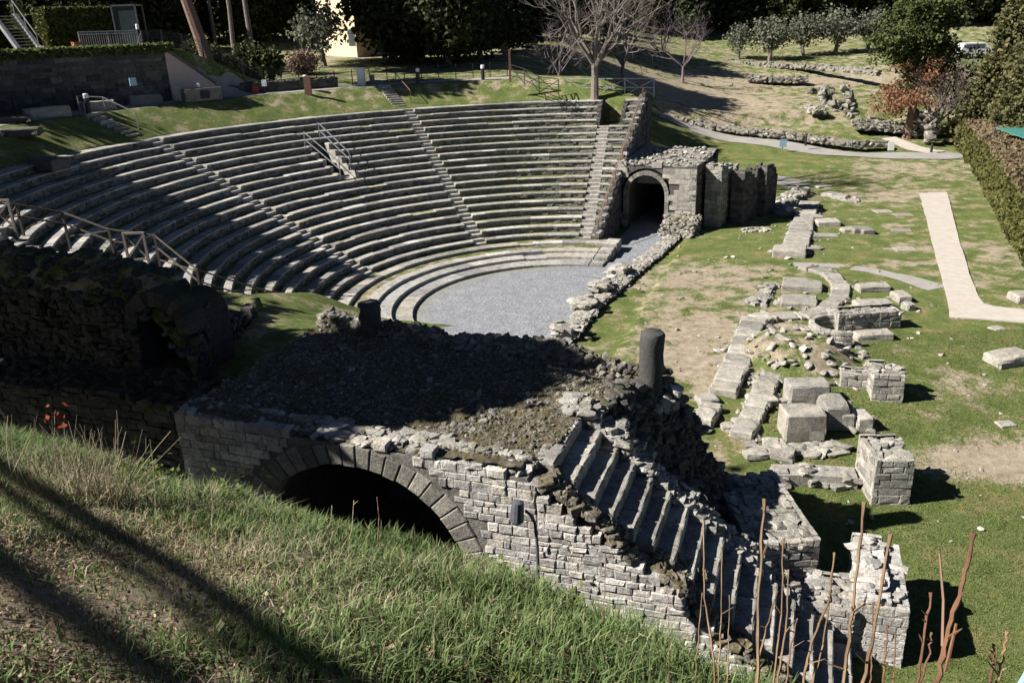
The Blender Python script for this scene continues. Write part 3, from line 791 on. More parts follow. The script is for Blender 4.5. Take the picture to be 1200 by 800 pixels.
for i in range(560):                      # the far rim
    s = RN.uniform(-8.9, .6); t = RN.uniform(6.2, 6.95); z = float(core_top(s, t)); r_ = RN.uniform(.06, .14)
    rock(mb, ST(s, t, z + r_ * .05), (r_ * RN.uniform(.8, 1.5), r_ * RN.uniform(.8, 1.3), r_ * .7), blocky=.6)
mb.build('far_rim_stones', M['toprubble'], near); mb = MB()
for i in range(300):                      # front rim
    s = RN.uniform(-8.9, .2); t = RN.uniform(.1, .9); z = float(zfront(s)); r_ = RN.uniform(.06, .15)
    rock(mb, ST(s, t, z - .05), (r_ * RN.uniform(.8, 1.6), r_ * RN.uniform(.8, 1.3), r_ * .6), blocky=.7, az=-.35 + RN.randn() * .3, tilt=.2)
mb.build('front_rim_stones', M['rubble'], near)
mb = MB()
for i in range(1500):                      # broken right flank
    s = RN.uniform(.7, 5.2); t = RN.uniform(3.5, 6.9); z = float(core_top(s, t)); r_ = RN.uniform(.05, .17)
    rock(mb, ST(s, t, z), (r_ * RN.uniform(.8, 1.5), r_, r_ * .7), blocky=.6, tilt=.3)
mb.build('broken_flank', M['darkstone'], near); mb = MB()
for i in range(560):                      # wall beside the stair
    s = RN.uniform(-.1, 6.2); sb = stair_back(s); t = sb + RN.uniform(-.02, .75); z = float(core_top(s, sb + .35)); r_ = RN.uniform(.06, .15)
    rock(mb, ST(s, t, z - .02), (r_ * RN.uniform(1, 1.9), r_, r_ * .65), blocky=.85, tilt=.14, az=-.35 + RN.randn() * .15)
mb.build('stair_wall_top', M['rubble'], near)
mb = MB()                                 # masonry face of the wall above the steps
lay(mb, lambda s, z, out: ST(s, stair_back(s) + .02 - out, z), .3, 6.2, lambda s: float(zstep(s)) - .1, lambda s: 4.78 - max(s - .35, 0) * .84, (.11, .19), (.16, .42), .03, .2, jit=.02)
mb.build('stair_side_wall', M['ashlar'], near)
mb = MB()
for i in range(1500):                      # overgrown stones between the parapet and the steps
    s = RN.uniform(.25, 6.2); k = RN.uniform(0, 1) ** 1.2; t = .0 + k * (1.0 + .03 * s); z = min(float(zfront(s)), float(zstep(s))) + .12 + .5 * fbm(s * 1.3, t * 1.5, 2) - .1 * k; r_ = RN.uniform(.05, .16)
    rock(mb, ST(s, t + .1, z), (r_ * RN.uniform(.8, 1.7), r_, r_ * .7), blocky=.8, tilt=.35)
mb.build('mossy_parapet', M['mossy'], near)
flight = None
for i in range(NS):
    mb = MB(); s0 = .35 + (i - 1) * RUN; z1 = 4.6 - RISE * i; t0, t1 = .62, stair_back(s0) + .05
    if i == 0: s0 -= .05
    t = t0
    while t < t1 - .02:
        b = min(t + random.uniform(.7, 1.3), t1)
        if t1 - b < .3: b = t1
        c = (t + b) / 2; dz = random.uniform(-.012, .012)
        block(mb, ST(s0 + RUN / 2 + .02 + random.uniform(-.01, .01), c, z1 - .36 + dz), RUN / 2 + .04, (b - t) / 2 - .004, .18, math.atan2(U_[1], U_[0]), .025)
        t = b
    mb.build('step', M['step'], near)
# low wall running away behind the flank
mb = MB(); a = (5.67,22.65,1.00); b = (7.74,22.26,1.00)
def wallbox(mb, p, q, th, z0, zt, ch=(.14, .22), ln=(.2, .5), prot=.03, top=True, rag=.15, core=None):
    """free-standing wall from p to q (plan), thickness th: laid stones on the four sides and rubble on top"""
    p = np.array(p[:2], float); q = np.array(q[:2], float); d = q - p; L_ = np.linalg.norm(d); d /= L_; nrm = np.array([d[1], -d[0]])
    zf = (zt if callable(zt) else (lambda s: zt + ragged(s, .4, rag, p[0])))
    k = max(4, int(L_ / .25)); sv = np.linspace(0.05, L_ - .05, k)
    for i in range(k - 1):
        m = (sv[i] + sv[i + 1]) / 2; h = (float(zf(m)) - .07 - z0) / 2
        mb.box((*(p + d * m), z0 + h), (*(d * (sv[i + 1] - sv[i]) / 2), 0), (*(nrm * (th / 2 - .05)), 0), (0, 0, h), .35)
    for sg in (1, -1):
        lay(mb, (lambda sg: lambda s, z, out: (*(p + d * s + nrm * sg * (th / 2 - .02 + out)), z))(sg), 0, L_, lambda s: z0, zf, ch, ln, prot, .12)
        e = p if sg < 0 else q
        lay(mb, (lambda sg, e: lambda s, z, out: (*(e + nrm * (s - th / 2) + d * sg * (out - .02)), z))(sg, e), 0, th, lambda s: z0, lambda s: float(zf(L_ if sg > 0 else 0)), ch, ln, prot, .12)
    if top:
        for i in range(int(L_ * th * 16)):
            s = RN.uniform(.02, L_ - .02); w = RN.uniform(-.46, .46) * th; r_ = RN.uniform(.07, .17)
            rock(mb, (*(p + d * s + nrm * w), float(zf(s)) - .06), (r_ * RN.uniform(1, 1.7), r_ * RN.uniform(.8, 1.3), r_ * .55), blocky=.75, tilt=.18, az=math.atan2(d[1], d[0]) + RN.randn() * .2)
mid = thing('ruined_wall', 'thick rubble wall half in shade between the broken stair flank and the lawn', 'wall', (*(6.53,21.35,-0.60)[:2], -.8))
mb = MB(); 
wallbox(mb, ST(3.9, 7.4, 0), ST(5.2, 4.2, 0), 1.7, -1.2, 1.15, (.15, .24), (.2, .5), .04)
mb.build('wall', M['rubble'], mid)
# far-right corner column and far-left stub
colm = thing('broken_column', 'dark broken stone column shaft standing on the corner of the rubble platform', 'column', ST(1.45, 6.0, 3.9))
mb = MB()
def shaft(mb, p, z0, z1, r0, r1, k=18, rough=.025):
    n = 9; pts = [];
    V = []; F = []
    for i in range(n):
        for j in range(k):
            a = 2 * PI * j / k; r_ = np.interp(i, [0, n - 2, n - 1], [r0, r1, r1 * .9]) + random.uniform(-rough, rough); z = np.interp(i, [0, n - 2, n - 1], [z0, z1 - .05, z1]) + random.uniform(-.02, .02)
            V.append((p[0] + r_ * math.cos(a), p[1] + r_ * math.sin(a), z))
    for i in range(n - 1):
        for j in range(k): F.append((i * k + j, i * k + (j + 1) % k, (i + 1) * k + (j + 1) % k, (i + 1) * k + j))
    F.append(tuple((n - 1) * k + j for j in range(k))); mb.add(V, F, .5)
PC = ST(1.45, 6.0, 0)
shaft(mb, PC, 3.7, 5.75, .33, .32); mb.build('shaft', M['basalt'], colm, smooth=True)
mb = MB()
for i in range(26):
    a = RN.uniform(0, 2 * PI); k = RN.uniform(.2, .75); rock(mb, (PC[0] + k * math.cos(a), PC[1] + k * math.sin(a), 3.95 + RN.uniform(-.2, .15)), (.2, .18, .16), blocky=.7)
mb.build('footing', M['rubble'], colm)
stub = MB(); PS = (-4.20,23.36,4.75)
shaft(stub, (PS[0], PS[1]), 4.5, 5.82, .36, .33, 16, .045)
tag(stub.build('column_stub', M['basalt'], None, (PS[0], PS[1], 4.6), True), 'short dark column stump on the far left corner of the rubble platform', 'column')

# ------------------------------------------------------------ the shaded ruin at the left
left = thing('arched_ruin', 'tall rubble ruin with a dark arched niche, in deep shade at the left', 'ruin', ST(-15, 5, 4))
def lr_top(s, t):
    s = np.asarray(s, float); t = np.asarray(t, float)
    z = 7.3 - .9 * np.maximum(1 - (t - 3) / 1.3, 0) ** 2 + .35 * fbm(s * .6, t * .6, 4) + .06 * fbm(s * 3, t * 3, 2) + .03 * (-12 - s)
    z = z - 1.9 * sm((s + 13.6) / 3.2) ** 2 - 2.6 * sm((t - 4.0) / 3.5)
    z = np.where(s > -10.75 - .35 * (t - 3), 4.0, z)
    nic = (np.abs(s + 12.0) < .75) & (t < 4.6)
    return z
ss = np.arange(-24, -9.5, .16); tt = np.arange(3.0, 9.2, .16); S, T = np.meshgrid(ss, tt, indexing='ij'); Z = lr_top(S, T)
NIC, NW, NZ = -11.75, .72, 5.75
X = O_[0] + U_[0] * S + E_[0] * T; Y_ = O_[1] + U_[1] * S + E_[1] * T
grid_obj('turf_top', X, Y_, Z, M['turf'], {'dirt': np.full(Z.shape, .42)}, left)
mb = MB()
fl = lambda s, z, out: ST(s, 3.0 - out, z)
nh = lambda s, z: abs(s - NIC) < NW and (z < NZ or (s - NIC) ** 2 + (z - NZ) ** 2 < NW ** 2)
lay(mb, fl, -24, -10.7, lambda s: 3.2, lambda s: float(lr_top(min(s, -10.9), 3.0)) + .1, (.10, .24), (.12, .4), .16, .3, hole=nh, jit=.06, skip=.04)
lay(mb, lambda s, z, out: ST(-10.72 - .35 * s + out, 3.0 + s, z), 0, 5.2, lambda s: 3.0, lambda s: float(lr_top(-10.95 - .35 * s, 3.0 + s)) + .1, (.10, .24), (.12, .4), .16, .3, jit=.06)
for i in range(420):
    s = RN.uniform(-24, -10.8); t = RN.uniform(2.9, 4.6); r_ = RN.uniform(.07, .2)
    rock(mb, ST(s, t, float(lr_top(s, t)) - .03), (r_, r_ * 1.3, r_ * .6))
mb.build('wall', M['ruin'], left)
mb = MB()
for i in range(13):
    a = PI * (i + .5) / 13; c = (NIC + (NW + .2) * math.cos(a), NZ + (NW + .2) * math.sin(a))
    V = []
    for da, rr_ in ((-.11, NW), (.11, NW), (.12, NW + .42), (-.12, NW + .42)):
        V += [ST(NIC + rr_ * math.cos(a + da), 3.6, NZ + rr_ * math.sin(a + da)), ST(NIC + rr_ * math.cos(a + da), 2.9 - .05 * random.random(), NZ + rr_ * math.sin(a + da))]
    mb.add(V, [(0, 1, 3, 2), (2, 3, 5, 4), (4, 5, 7, 6), (6, 7, 1, 0), (1, 7, 5, 3), (0, 2, 4, 6)])
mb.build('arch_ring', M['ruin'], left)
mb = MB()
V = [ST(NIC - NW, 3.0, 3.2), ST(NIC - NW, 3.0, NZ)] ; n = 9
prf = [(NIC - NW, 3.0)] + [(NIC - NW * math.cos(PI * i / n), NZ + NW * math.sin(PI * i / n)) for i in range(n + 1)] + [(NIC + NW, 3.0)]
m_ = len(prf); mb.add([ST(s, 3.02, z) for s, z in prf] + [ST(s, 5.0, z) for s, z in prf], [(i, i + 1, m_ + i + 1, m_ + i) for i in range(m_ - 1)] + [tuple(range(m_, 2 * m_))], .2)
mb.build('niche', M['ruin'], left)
# fallen masonry in front of it: the ledge and its outer face
mb = MB()
lay(mb, lambda s, z, out: ST(s, 1.55 - out + .05 * math.sin(s), z), -24, -8.95, lambda s: .5, lambda s: 4.3 + .12 * math.sin(s * 1.3), (.15, .26), (.2, .5), .06, .25, jit=.03)
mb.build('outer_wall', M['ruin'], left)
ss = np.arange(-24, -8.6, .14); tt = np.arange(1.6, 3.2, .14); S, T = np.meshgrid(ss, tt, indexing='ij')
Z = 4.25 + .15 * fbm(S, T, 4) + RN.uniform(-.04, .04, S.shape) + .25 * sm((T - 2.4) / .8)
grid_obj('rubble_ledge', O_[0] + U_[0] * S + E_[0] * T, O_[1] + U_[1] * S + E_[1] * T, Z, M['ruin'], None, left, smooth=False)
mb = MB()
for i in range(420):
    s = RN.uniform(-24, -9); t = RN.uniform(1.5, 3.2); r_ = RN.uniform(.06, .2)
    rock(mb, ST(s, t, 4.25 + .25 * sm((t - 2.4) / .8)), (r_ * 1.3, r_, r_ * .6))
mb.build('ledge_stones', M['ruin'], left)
# grass slope between the ruins and the ends of the rows
def gs_h(x, y):
    s = (x - O_[0]) * U_[0] + (y - O_[1]) * U_[1]; t = (x - O_[0]) * E_[0] + (y - O_[1]) * E_[1]
    z = 4.2 - .30 * np.maximum(t - 8.0, 0) * (1 - .45 * sm((-10 - s) / 5)) + .16 * np.maximum(-11 - s, 0)
    return np.maximum(z, .2) + .05 * fbm(x, y, 3)
ss = np.arange(-24, -7.2, .2); tt = np.arange(2.9, 22, .2); S, T = np.meshgrid(ss, tt, indexing='ij')
X = O_[0] + U_[0] * S + E_[0] * T; Y_ = O_[1] + U_[1] * S + E_[1] * T; Z = gs_h(X, Y_)
r = np.hypot(X - CX, Y_ - CY); a = np.arctan2(Y_ - CY, X - CX) % (2 * PI)
al = np.interp(r, [7, 9, 11.4, 12.3, 13, 15, 17.6, 20, 23, 26], np.radians([226, 220, 192, 190, 191, 200, 211, 207, 200, 193]))
inside = (r > 10.3) & (a < al + .0) & (r < 26)
seat_z = .926 + (r - 11.457) / DR * DZ
Z = np.minimum(Z, seat_z - .35 + .42 * np.maximum((a - al) * r - .4, 0) + .05 * fbm(X, Y_, 3))
Z = np.where(inside, np.minimum(Z, seat_z - .6), Z)
Z = np.where((T < 7.0) & (S > -8.8), np.minimum(Z, 3.9), Z)
grid_obj('grass_slope', X, Y_, Z, M['ground'], {'dirt': np.full(X.shape, .3) + .15 * fbm(X * .6, Y_ * .6, 2)}, keep=(r > 10.6) & ~((T < 6.9) & (S > -8.9)))['kind'] = 'structure'
# loose blocks where the rows break off
mb = MB()
for i in range(150):
    r_ = RN.uniform(11.0, 24); al_ = a_left(r_) + RN.uniform(-.02, 1.5) / r_; z = .926 + (r_ - 11.457) / DR * DZ - .25 + RN.uniform(-.25, .15)
    k = RN.uniform(.16, .42); rock(mb, pol(r_, al_, z), (k * 1.5, k, k * .45), blocky=.95, tilt=.15, az=al_ + RN.randn() * .3)
mb.build('broken_row_ends', M['seat'], seats)
# ------------------------------------------------------------ foreground bank
CR = np.array([(-16, 10.2)] + [q[:2] for q in ((-10.017,11.183,8.652), (-6.645,9.650,8.677), (-3.518,7.383,9.122), (-1.565,6.241,9.264), (-0.635,5.811,9.274), (0.176,4.930,9.536), (0.702,4.019,9.876), (1.030,3.345,10.141))] + [(2.0, 2.9), (2.6, 1.2), (3.2, -6)])
def crest_d(x, y):
    """signed distance past the crest line (positive = beyond)"""
    x = np.asarray(x, float); y = np.asarray(y, float); best = np.full(x.shape, 1e9); sg = np.zeros(x.shape)
    for (ax, ay), (bx, by) in zip(CR[:-1], CR[1:]):
        dx, dy = bx - ax, by - ay; L2 = dx * dx + dy * dy
        t = np.clip(((x - ax) * dx + (y - ay) * dy) / L2, 0, 1); px = ax + t * dx; py = ay + t * dy
        d = np.hypot(x - px, y - py); side = np.sign(dx * (y - ay) - dy * (x - ax))
        m = d < best - 1e-9; best = np.where(m, d, best); sg = np.where(m, side, sg)
    return best * sg
def BK(x, y):
    x = np.asarray(x, float); y = np.asarray(y, float)
    d = crest_d(x, y)
    z = 12.04 - .22 * x - .50 * y
    z = np.where(z > 12.3, 12.3 + (z - 12.3) * .35, z)
    z = z + .07 * fbm(x * .9, y * .9, 3) + .035 * fbm(x * 4, y * 4, 2)
    e = np.maximum(d + .25, 0)
    return np.maximum(z - .9 * e * e / (e + .35) , -1.3 + 0 * z)
bx = np.concatenate([np.arange(-40, -8, 1.), np.arange(-8, 4, .07), np.arange(4, 12, .5)]); by = np.concatenate([np.arange(-30, -1, 1.), np.arange(-1, 9, .07), np.arange(9, 15, .3)])
X, Y_ = np.meshgrid(bx, by, indexing='ij'); Z = BK(X, Y_)
t_ = (X - O_[0]) * E_[0] + (Y_ - O_[1]) * E_[1]; s_ = (X - O_[0]) * U_[0] + (Y_ - O_[1]) * U_[1]
dm = .35 + .3 * fbm(X * .7, Y_ * .7, 3) + .25 * np.exp(-((X + 1.3) / 1.2) ** 2 - ((Y_ - 3.2) / 1.2) ** 2)
grid_obj('grass_bank', X, Y_, Z, M['bankturf'], {'dirt': dm}, keep=(t_ < .2) & ~((s_ > 5) & (t_ > -3)))['kind'] = 'structure'
def inview(x, y, pad=.08):
    return (np.abs(x) < (.66 + pad) * (y * .95 + .9) + .2)
def blades(n, region, hmin, hmax, wid, m, name, label, bendy=.5, kfun=None, zf=BK, seed=3):
    R = np.random.RandomState(seed); x0, x1, y0, y1 = region
    x = R.uniform(x0, x1, n); y = R.uniform(y0, y1, n); keep = inview(x, y)
    if kfun is not None: keep &= kfun(x, y, R)
    x = x[keep]; y = y[keep]; n = len(x); z = zf(x, y) - .015
    h = R.uniform(hmin, hmax, n) * (np.clip(1.25 + .22 * crest_d(x, y), .45, 1.3) if zf is BK else 1) * (.6 + .8 * np.clip(fbm(x * 1.1, y * 1.1, 3) + .5, 0, 1.2)); a = R.uniform(0, 2 * PI, n)
    bd = R.uniform(.15, 1, n) * bendy * h; w = wid * R.uniform(.6, 1.4, n)
    bx_, by_ = np.cos(a) * bd, np.sin(a) * bd; wx, wy = -np.sin(a) * w / 2, np.cos(a) * w / 2
    P = np.stack([x, y, z], 1); u1 = np.stack([bx_ * .3, by_ * .3, h * .6], 1); u2 = np.stack([bx_, by_, h * (1 - .35 * bd / h)], 1); ww = np.stack([wx, wy, 0 * wx], 1)
    V = np.stack([P - ww, P + ww, P + u1 + ww * .8, P + u1 - ww * .8, P + u2], 1).reshape(-1, 3)
    mb = MB(); mb.v = [V]; mb.n = len(V)
    for i in range(n): mb.f += [(5 * i, 5 * i + 1, 5 * i + 2, 5 * i + 3), (5 * i + 3, 5 * i + 2, 5 * i + 4)]
    rv = np.clip(R.beta(2, 3, n) + .25 * fbm(x * .8, y * .8, 2), 0, 1); mb.r = list(np.repeat(rv, 2))
    o = mb.build(name, m); tag(o, label, 'grass', kind='stuff'); return o
def thick(x, y, R):
    # lush towards the crest, thin and littered towards the camera
    d = crest_d(x, y); k = np.clip(.95 + d * .30 + 1.5 * fbm(x * .9, y * .9, 4) + .7 * fbm(x * 3.3, y * 3.3, 2), .12, 1)
    return (d < .7) & (R.rand(len(x)) < k)
blades(190000, (-8, 2.6, 1.2, 9.4), .05, .19, .008, M['grass'], 'bank_grass', 'green grass growing thickly along the edge of the bank', .75, thick)
blades(40000, (-6, 2.2, 1.2, 8.6), .03, .085, .014, M['weed'], 'bank_weeds', 'low leafy weeds scattered through the bank grass', 1.1, lambda x, y, R: (crest_d(x, y) < .4) & (R.rand(len(x)) < .25 + .8 * (fbm(x, y + 30, 3) > .05)), seed=5)
blades(85000, (-6.5, 2.2, 1.2, 8.6), .04, .17, .005, M['straw'], 'dry_grass', 'bleached dry grass mixed into the bank', 1.3, lambda x, y, R: (crest_d(x, y) < .5) & (R.rand(len(x)) < np.clip(.3 + 1.6 * fbm(x * .7 + 9, y * .7, 4), .06, 1)), seed=7)
# leaf litter on the bare soil
def litter(n, seed, m, name, label, size=.012, near_=True):
    R = np.random.RandomState(seed); x = R.uniform(-5, 2, n); y = R.uniform(1.4, 7, n); d = crest_d(x, y)
    k = inview(x, y) & (d < -.3) & (R.rand(n) < np.clip(.2 - .28 * (d + 1) + .8 * fbm(x, y, 3), .02, 1)); x = x[k]; y = y[k]
    mb = MB(); P = np.stack([x, y, BK(x, y) + .012 + R.uniform(0, .04, len(x))], 1); leaves(mb, P, size, .35, 1.6)
    tag(mb.build(name, m), label, 'leaves', kind='stuff')
litter(110000, 21, M['litter'], 'leaf_litter', 'brown fallen leaves and twigs lying on the bare part of the bank')
def curled_leaf(p, s, m, name, label):
    mb = MB(); n = 7; V = []; F = []
    for i in range(n):
        for j in range(n):
            u, v = i / (n - 1) - .5, j / (n - 1) - .5; r_ = math.hypot(u, v) * 2; a = math.atan2(v, u)
            lob = .8 + .2 * math.cos(5 * a); V.append((p[0] + u * s * 1.5 * lob, p[1] + v * s * 1.3 * lob, p[2] + s * (.35 * r_ * r_ * math.sin(2 * a + 1) + .15)))
    for i in range(n - 1):
        for j in range(n - 1): F.append((i * n + j, (i + 1) * n + j, (i + 1) * n + j + 1, i * n + j + 1))
    mb.add(V, F, .6); tag(mb.build(name, m, None, p, True), label, 'leaf')
for u_, p, s, m, lb in [(0, (-1.358,2.938,10.870), .085, M['yellowleaf'], 'pale yellow fallen leaf lying on the bare bank near the bottom of the picture'),
                    (0, (-0.478,3.020,10.635), .09, M['litter'], 'large curled brown leaf at the bottom edge of the bank'),
                    (0, (-0.616,2.997,10.677), .10, M['litter'], 'dark curled brown leaf just left of the pale curled one'),
                    (0, (-0.082,3.738,10.189), .09, M['litter'], 'tan dry leaf caught in the thick grass right of the bare soil'),
                    (0, (-1.370,3.613,10.535), .05, M['straw'], 'small pale stone-like leaf lying in the band of shadow')]:
    p = (p[0], p[1], float(BK(p[0], p[1])) + .02); curled_leaf(p, s, m, 'fallen_leaf', lb)
# dry stalks -----------------------------------------------------------------
def onbank(x, y): return (x, y, float(BK(x, y)))
straws = MB()
def stalk_line(mb, a, b, w0, w1, bend=.06, k=4, r=None):
    a = np.array(a); b = np.array(b); n = 6; off = RN.randn(3) * bend * np.linalg.norm(b - a)
    pts = [a + (b - a) * t + off * t * (1 - t) for t in np.linspace(0, 1, n)]
    mb.tube(pts, list(np.linspace(w0, w1, n)), k, r)
def tuft(base_uv, tips, d, name, label):
    t_ = MB()
    for (bu, tu) in tips:
        stalk_line(t_, bu, tu, .0042, .0015, .12, 3, RN.uniform(.2, 1))
    o = t_.build(name, M['straw'], None, base_uv); tag(o, label, 'dry plant')
rb = (-3.367,5.668,9.947)
tips = []
for i in range(170):
    b = np.array(rb) + RN.randn(3) * (.24, .12, .03); b[2] = float(BK(b[0], b[1])) - .02
    t = b + np.array([RN.randn() * .17 + .02, RN.randn() * .12, RN.uniform(.2, .75)]); tips.append((tuple(b), tuple(t)))
tuft(rb, tips, 7, 'dry_tuft', 'pale bleached tuft of upright dry stems on the bank crest at left')
rb = (-3.143,5.670,9.897); tips = []
for q in [(-2.463,5.475,10.594), (-2.512,5.225,10.398), (-2.604,5.638,10.566), (-2.679,5.521,10.408), (-2.994,5.699,10.588), (-2.954,5.583,10.319), (-2.820,5.709,10.429)]:
    b = np.array(rb) + RN.randn(3) * (.08, .05, .01); b[2] = float(BK(b[0], b[1])) - .02; tips.append((tuple(b), q))
tuft(rb, tips, 7, 'dry_tuft', 'long dry stems arching to the right out of the pale tuft on the bank')
def cane(pts, w0, w1, m, label, name='dry_cane', group='dry canes in front of the stair', br=()):
    n = len(pts); P = [np.array(pts[0], float)]
    # extend the foot into the soil
    d = P[0] - np.array(pts[1]); d /= np.linalg.norm(d); q = P[0].copy(); 
    for i in range(60):
        if q[2] <= float(BK(q[0], q[1])) - .05: break
        q = q + np.array([d[0] * .03, d[1] * .03, -.05])
    full = [q] + [np.array(a, float) for a in pts]
    mb = MB(); out = []; ws = []
    L_ = len(full)
    for i in range(L_ - 1):
        for t in np.linspace(0, 1, 6, endpoint=False):
            node = (abs(t - .5) < .05)
            out.append(full[i] * (1 - t) + full[i + 1] * t + RN.randn(3) * .0014); ws.append(.52 * (w0 + (w1 - w0) * (i + t) / (L_ - 1)) * (1.25 if node else 1) * random.uniform(.92, 1.05))
    out.append(full[-1]); ws.append(w1)
    mb.tube(out, ws, 6, RN.uniform(0, 1))
    for q_ in range(3):                                        # buds and short side twigs
        i_ = RN.randint(len(out) // 3, len(out) - 1); d_ = np.array([RN.randn(), RN.randn() * .4, 1.1]); d_ /= np.linalg.norm(d_); L__ = RN.choice([.012, .02, .05])
        mb.tube([out[i_], out[i_] + d_ * L__ * .6, out[i_] + d_ * L__], [w1 * .5, w1 * .4, w1 * .12], 4, .9)
    for b in br:
        mb.tube([np.array(b[0]), (np.array(b[0]) + np.array(b[1])) / 2 + RN.randn(3) * .003, np.array(b[1])], [w1 * .55, w1 * .5, w1 * .38], 5, .5)
    tag(mb.build(name, m, None, tuple(full[0])), label, 'plant stalk', group)
k_ = 'dry canes in front of the stair'
cane([(0.602,2.091,11.420), (0.597,2.219,11.568), (0.617,2.360,11.768)], .008, .005, M['cane'], 'slim dry cane, the leftmost tall one in front of the stair')
cane([(0.634,2.135,11.327), (0.664,2.252,11.470), (0.689,2.380,11.646)], .006, .004, M['cane'], 'short slim cane just right of the leftmost tall cane')
cane([(0.600,1.675,11.727), (0.633,1.820,11.907), (0.672,1.947,12.106)], .0105, .007, M['cane'], 'thickest upright cane in front of the middle of the stair')
cane([(0.660,1.851,11.634), (0.693,1.904,11.707), (0.735,1.957,11.791)], .006, .004, M['cane'], 'short cane forking to the right beside the thickest cane on the stair')
cane([(0.717,1.875,11.532), (0.766,1.989,11.679), (0.797,2.115,11.860)], .0065, .004, M['cane'], 'tall slim cane immediately right of the thickest stair cane')
cane([(0.674,1.734,11.667), (0.714,1.812,11.769), (0.741,1.907,11.901)], .0075, .004, M['cane'], 'cane crossing behind the slim tall one right of the thickest cane')
cane([(0.725,1.798,11.604), (0.747,1.853,11.673), (0.778,1.899,11.740)], .006, .003, M['redcane'], 'short reddish cane with a pointed tip at the foot of the stair')
cane([(0.737,1.719,11.678), (0.770,1.776,11.754), (0.832,1.835,11.858), (0.860,1.899,11.957)], .0085, .004, M['cane'], 'bent cane curving to the right at the lower end of the stair')
cane([(0.790,1.782,11.616), (0.831,1.838,11.697), (0.873,1.921,11.818)], .006, .004, M['cane'], 'cane leaning against the bent cane at the lower end of the stair')
cane([(0.767,1.558,11.829), (0.818,1.672,11.986), (0.871,1.790,12.184)], .0095, .006, M['cane'], 'very tall cane rising across the left edge of the square pier')
cane([(0.808,1.546,11.838), (0.856,1.622,11.949), (0.917,1.728,12.128)], .0095, .006, M['cane'], 'tall cane leaning right across the middle of the square pier')
cane([(0.894,1.676,11.711), (0.912,1.727,11.776), (0.934,1.796,11.870)], .005, .003, M['redcane'], 'thin short reddish cane between the two tall canes on the pier')
cane([(0.921,1.668,11.718), (0.937,1.705,11.767), (0.956,1.751,11.831)], .006, .004, M['redcane'], 'short reddish cane in front of the lower right of the pier')
cane([(0.983,1.726,11.659), (0.994,1.759,11.701), (1.011,1.801,11.758)], .005, .003, M['redcane'], 'shortest thin cane near the right edge of the pier')
cane([(0.747,1.172,12.194), (0.782,1.223,12.274), (0.819,1.261,12.347), (0.845,1.301,12.423)], .0105, .006, M['redcane'], 'thick orange brown cane in front of the lawn, tallest at the right',
     br=[((0.767,1.208,12.245), (0.798,1.318,12.368)), ((0.764,1.181,12.214), (0.786,1.210,12.294))])
cane([(0.757,1.248,12.121), (0.784,1.297,12.191), (0.808,1.340,12.260)], .006, .004, M['redcane'], 'thin cane just left of the thick orange brown cane over the lawn')
cane([(0.803,1.312,12.059), (0.825,1.338,12.100), (0.839,1.364,12.140)], .005, .003, M['redcane'], 'shortest cane left of the thick orange brown cane over the lawn')
cane([(0.869,1.207,12.155), (0.882,1.228,12.186), (0.889,1.246,12.211)], .006, .004, M['redcane'], 'short dark cane at the bottom edge of the lawn')
cane([(0.881,1.202,12.159), (0.898,1.226,12.197), (0.912,1.250,12.235)], .006, .004, M['cane'], 'short pale cane at the bottom edge of the lawn, rightmost of all')
cane([(0.635,2.042,11.378), (0.656,2.124,11.474), (0.674,2.209,11.583)], .005, .003, M['cane'], 'thin cane close to the moss covered parapet')
cane([(0.599,2.291,11.184), (0.620,2.363,11.270), (0.652,2.461,11.398)], .006, .003, M['cane'], 'leaning cane left of the leftmost tall cane')
cane([(0.619,2.836,10.885), (0.626,2.902,10.964), (0.632,2.966,11.048)], .005, .003, M['cane'], 'thin stalk before the lowest masonry left of the canes')
cane([(0.461,3.863,10.196), (0.483,3.962,10.326), (0.493,4.052,10.449)], .008, .004, M['cane'], 'brown stalk against the masonry right of the wall lamp')
cane([(0.299,4.235,10.001), (0.300,4.313,10.102), (0.302,4.389,10.206)], .006, .003, M['cane'], 'faint thin stalk in the grass right of the wall lamp post')
cane([(-1.035,5.151,9.861), (-1.029,5.242,9.998), (-1.040,5.316,10.120)], .010, .006, M['redcane'], 'orange stalk standing against the dark arch opening')
cane([(-0.058,4.325,9.781), (-0.040,4.439,9.924), (-0.038,4.567,10.096)], .008, .004, M['straw'], 'pale dead stalk in the thick grass left of the wall lamp')
cane([(-1.504,5.224,9.773), (-1.409,5.343,9.913), (-1.404,5.404,10.008)], .006, .004, M['straw'], 'pale seed stalk on the bank crest left of the arch')
cane([(-1.285,5.258,9.739), (-1.255,5.349,9.864), (-1.243,5.449,10.018)], .006, .004, M['straw'], 'pale seed stalk standing before the middle of the dark arch')
cane([(-2.482,5.352,9.956), (-2.483,5.467,10.144), (-2.480,5.552,10.294)], .006, .004, M['straw'], 'thin seed stalk on the crest in front of the dark wall')
cane([(-2.254,5.208,9.967), (-2.254,5.306,10.123), (-2.268,5.377,10.254)], .006, .004, M['straw'], 'short pale stalk beside the yellow green weeds on the crest')
cane([(-3.689,5.934,10.347), (-3.685,5.996,10.468), (-3.680,6.056,10.590)], .006, .004, M['straw'], 'thin stem carrying a few red leaves at the left of the crest', name='red_leaf_stem', group='dry canes in front of the stair')
mb = MB(); leaves(mb, np.array((-3.680,6.022,10.516)) + RN.randn(20, 3) * (.04, .04, .05), .035); tag(mb.build('red_leaves', M['redleaf'], None, (-3.680,5.998,10.467)), 'orange red leaves on a thin stem before the dark ruin', 'leaves')
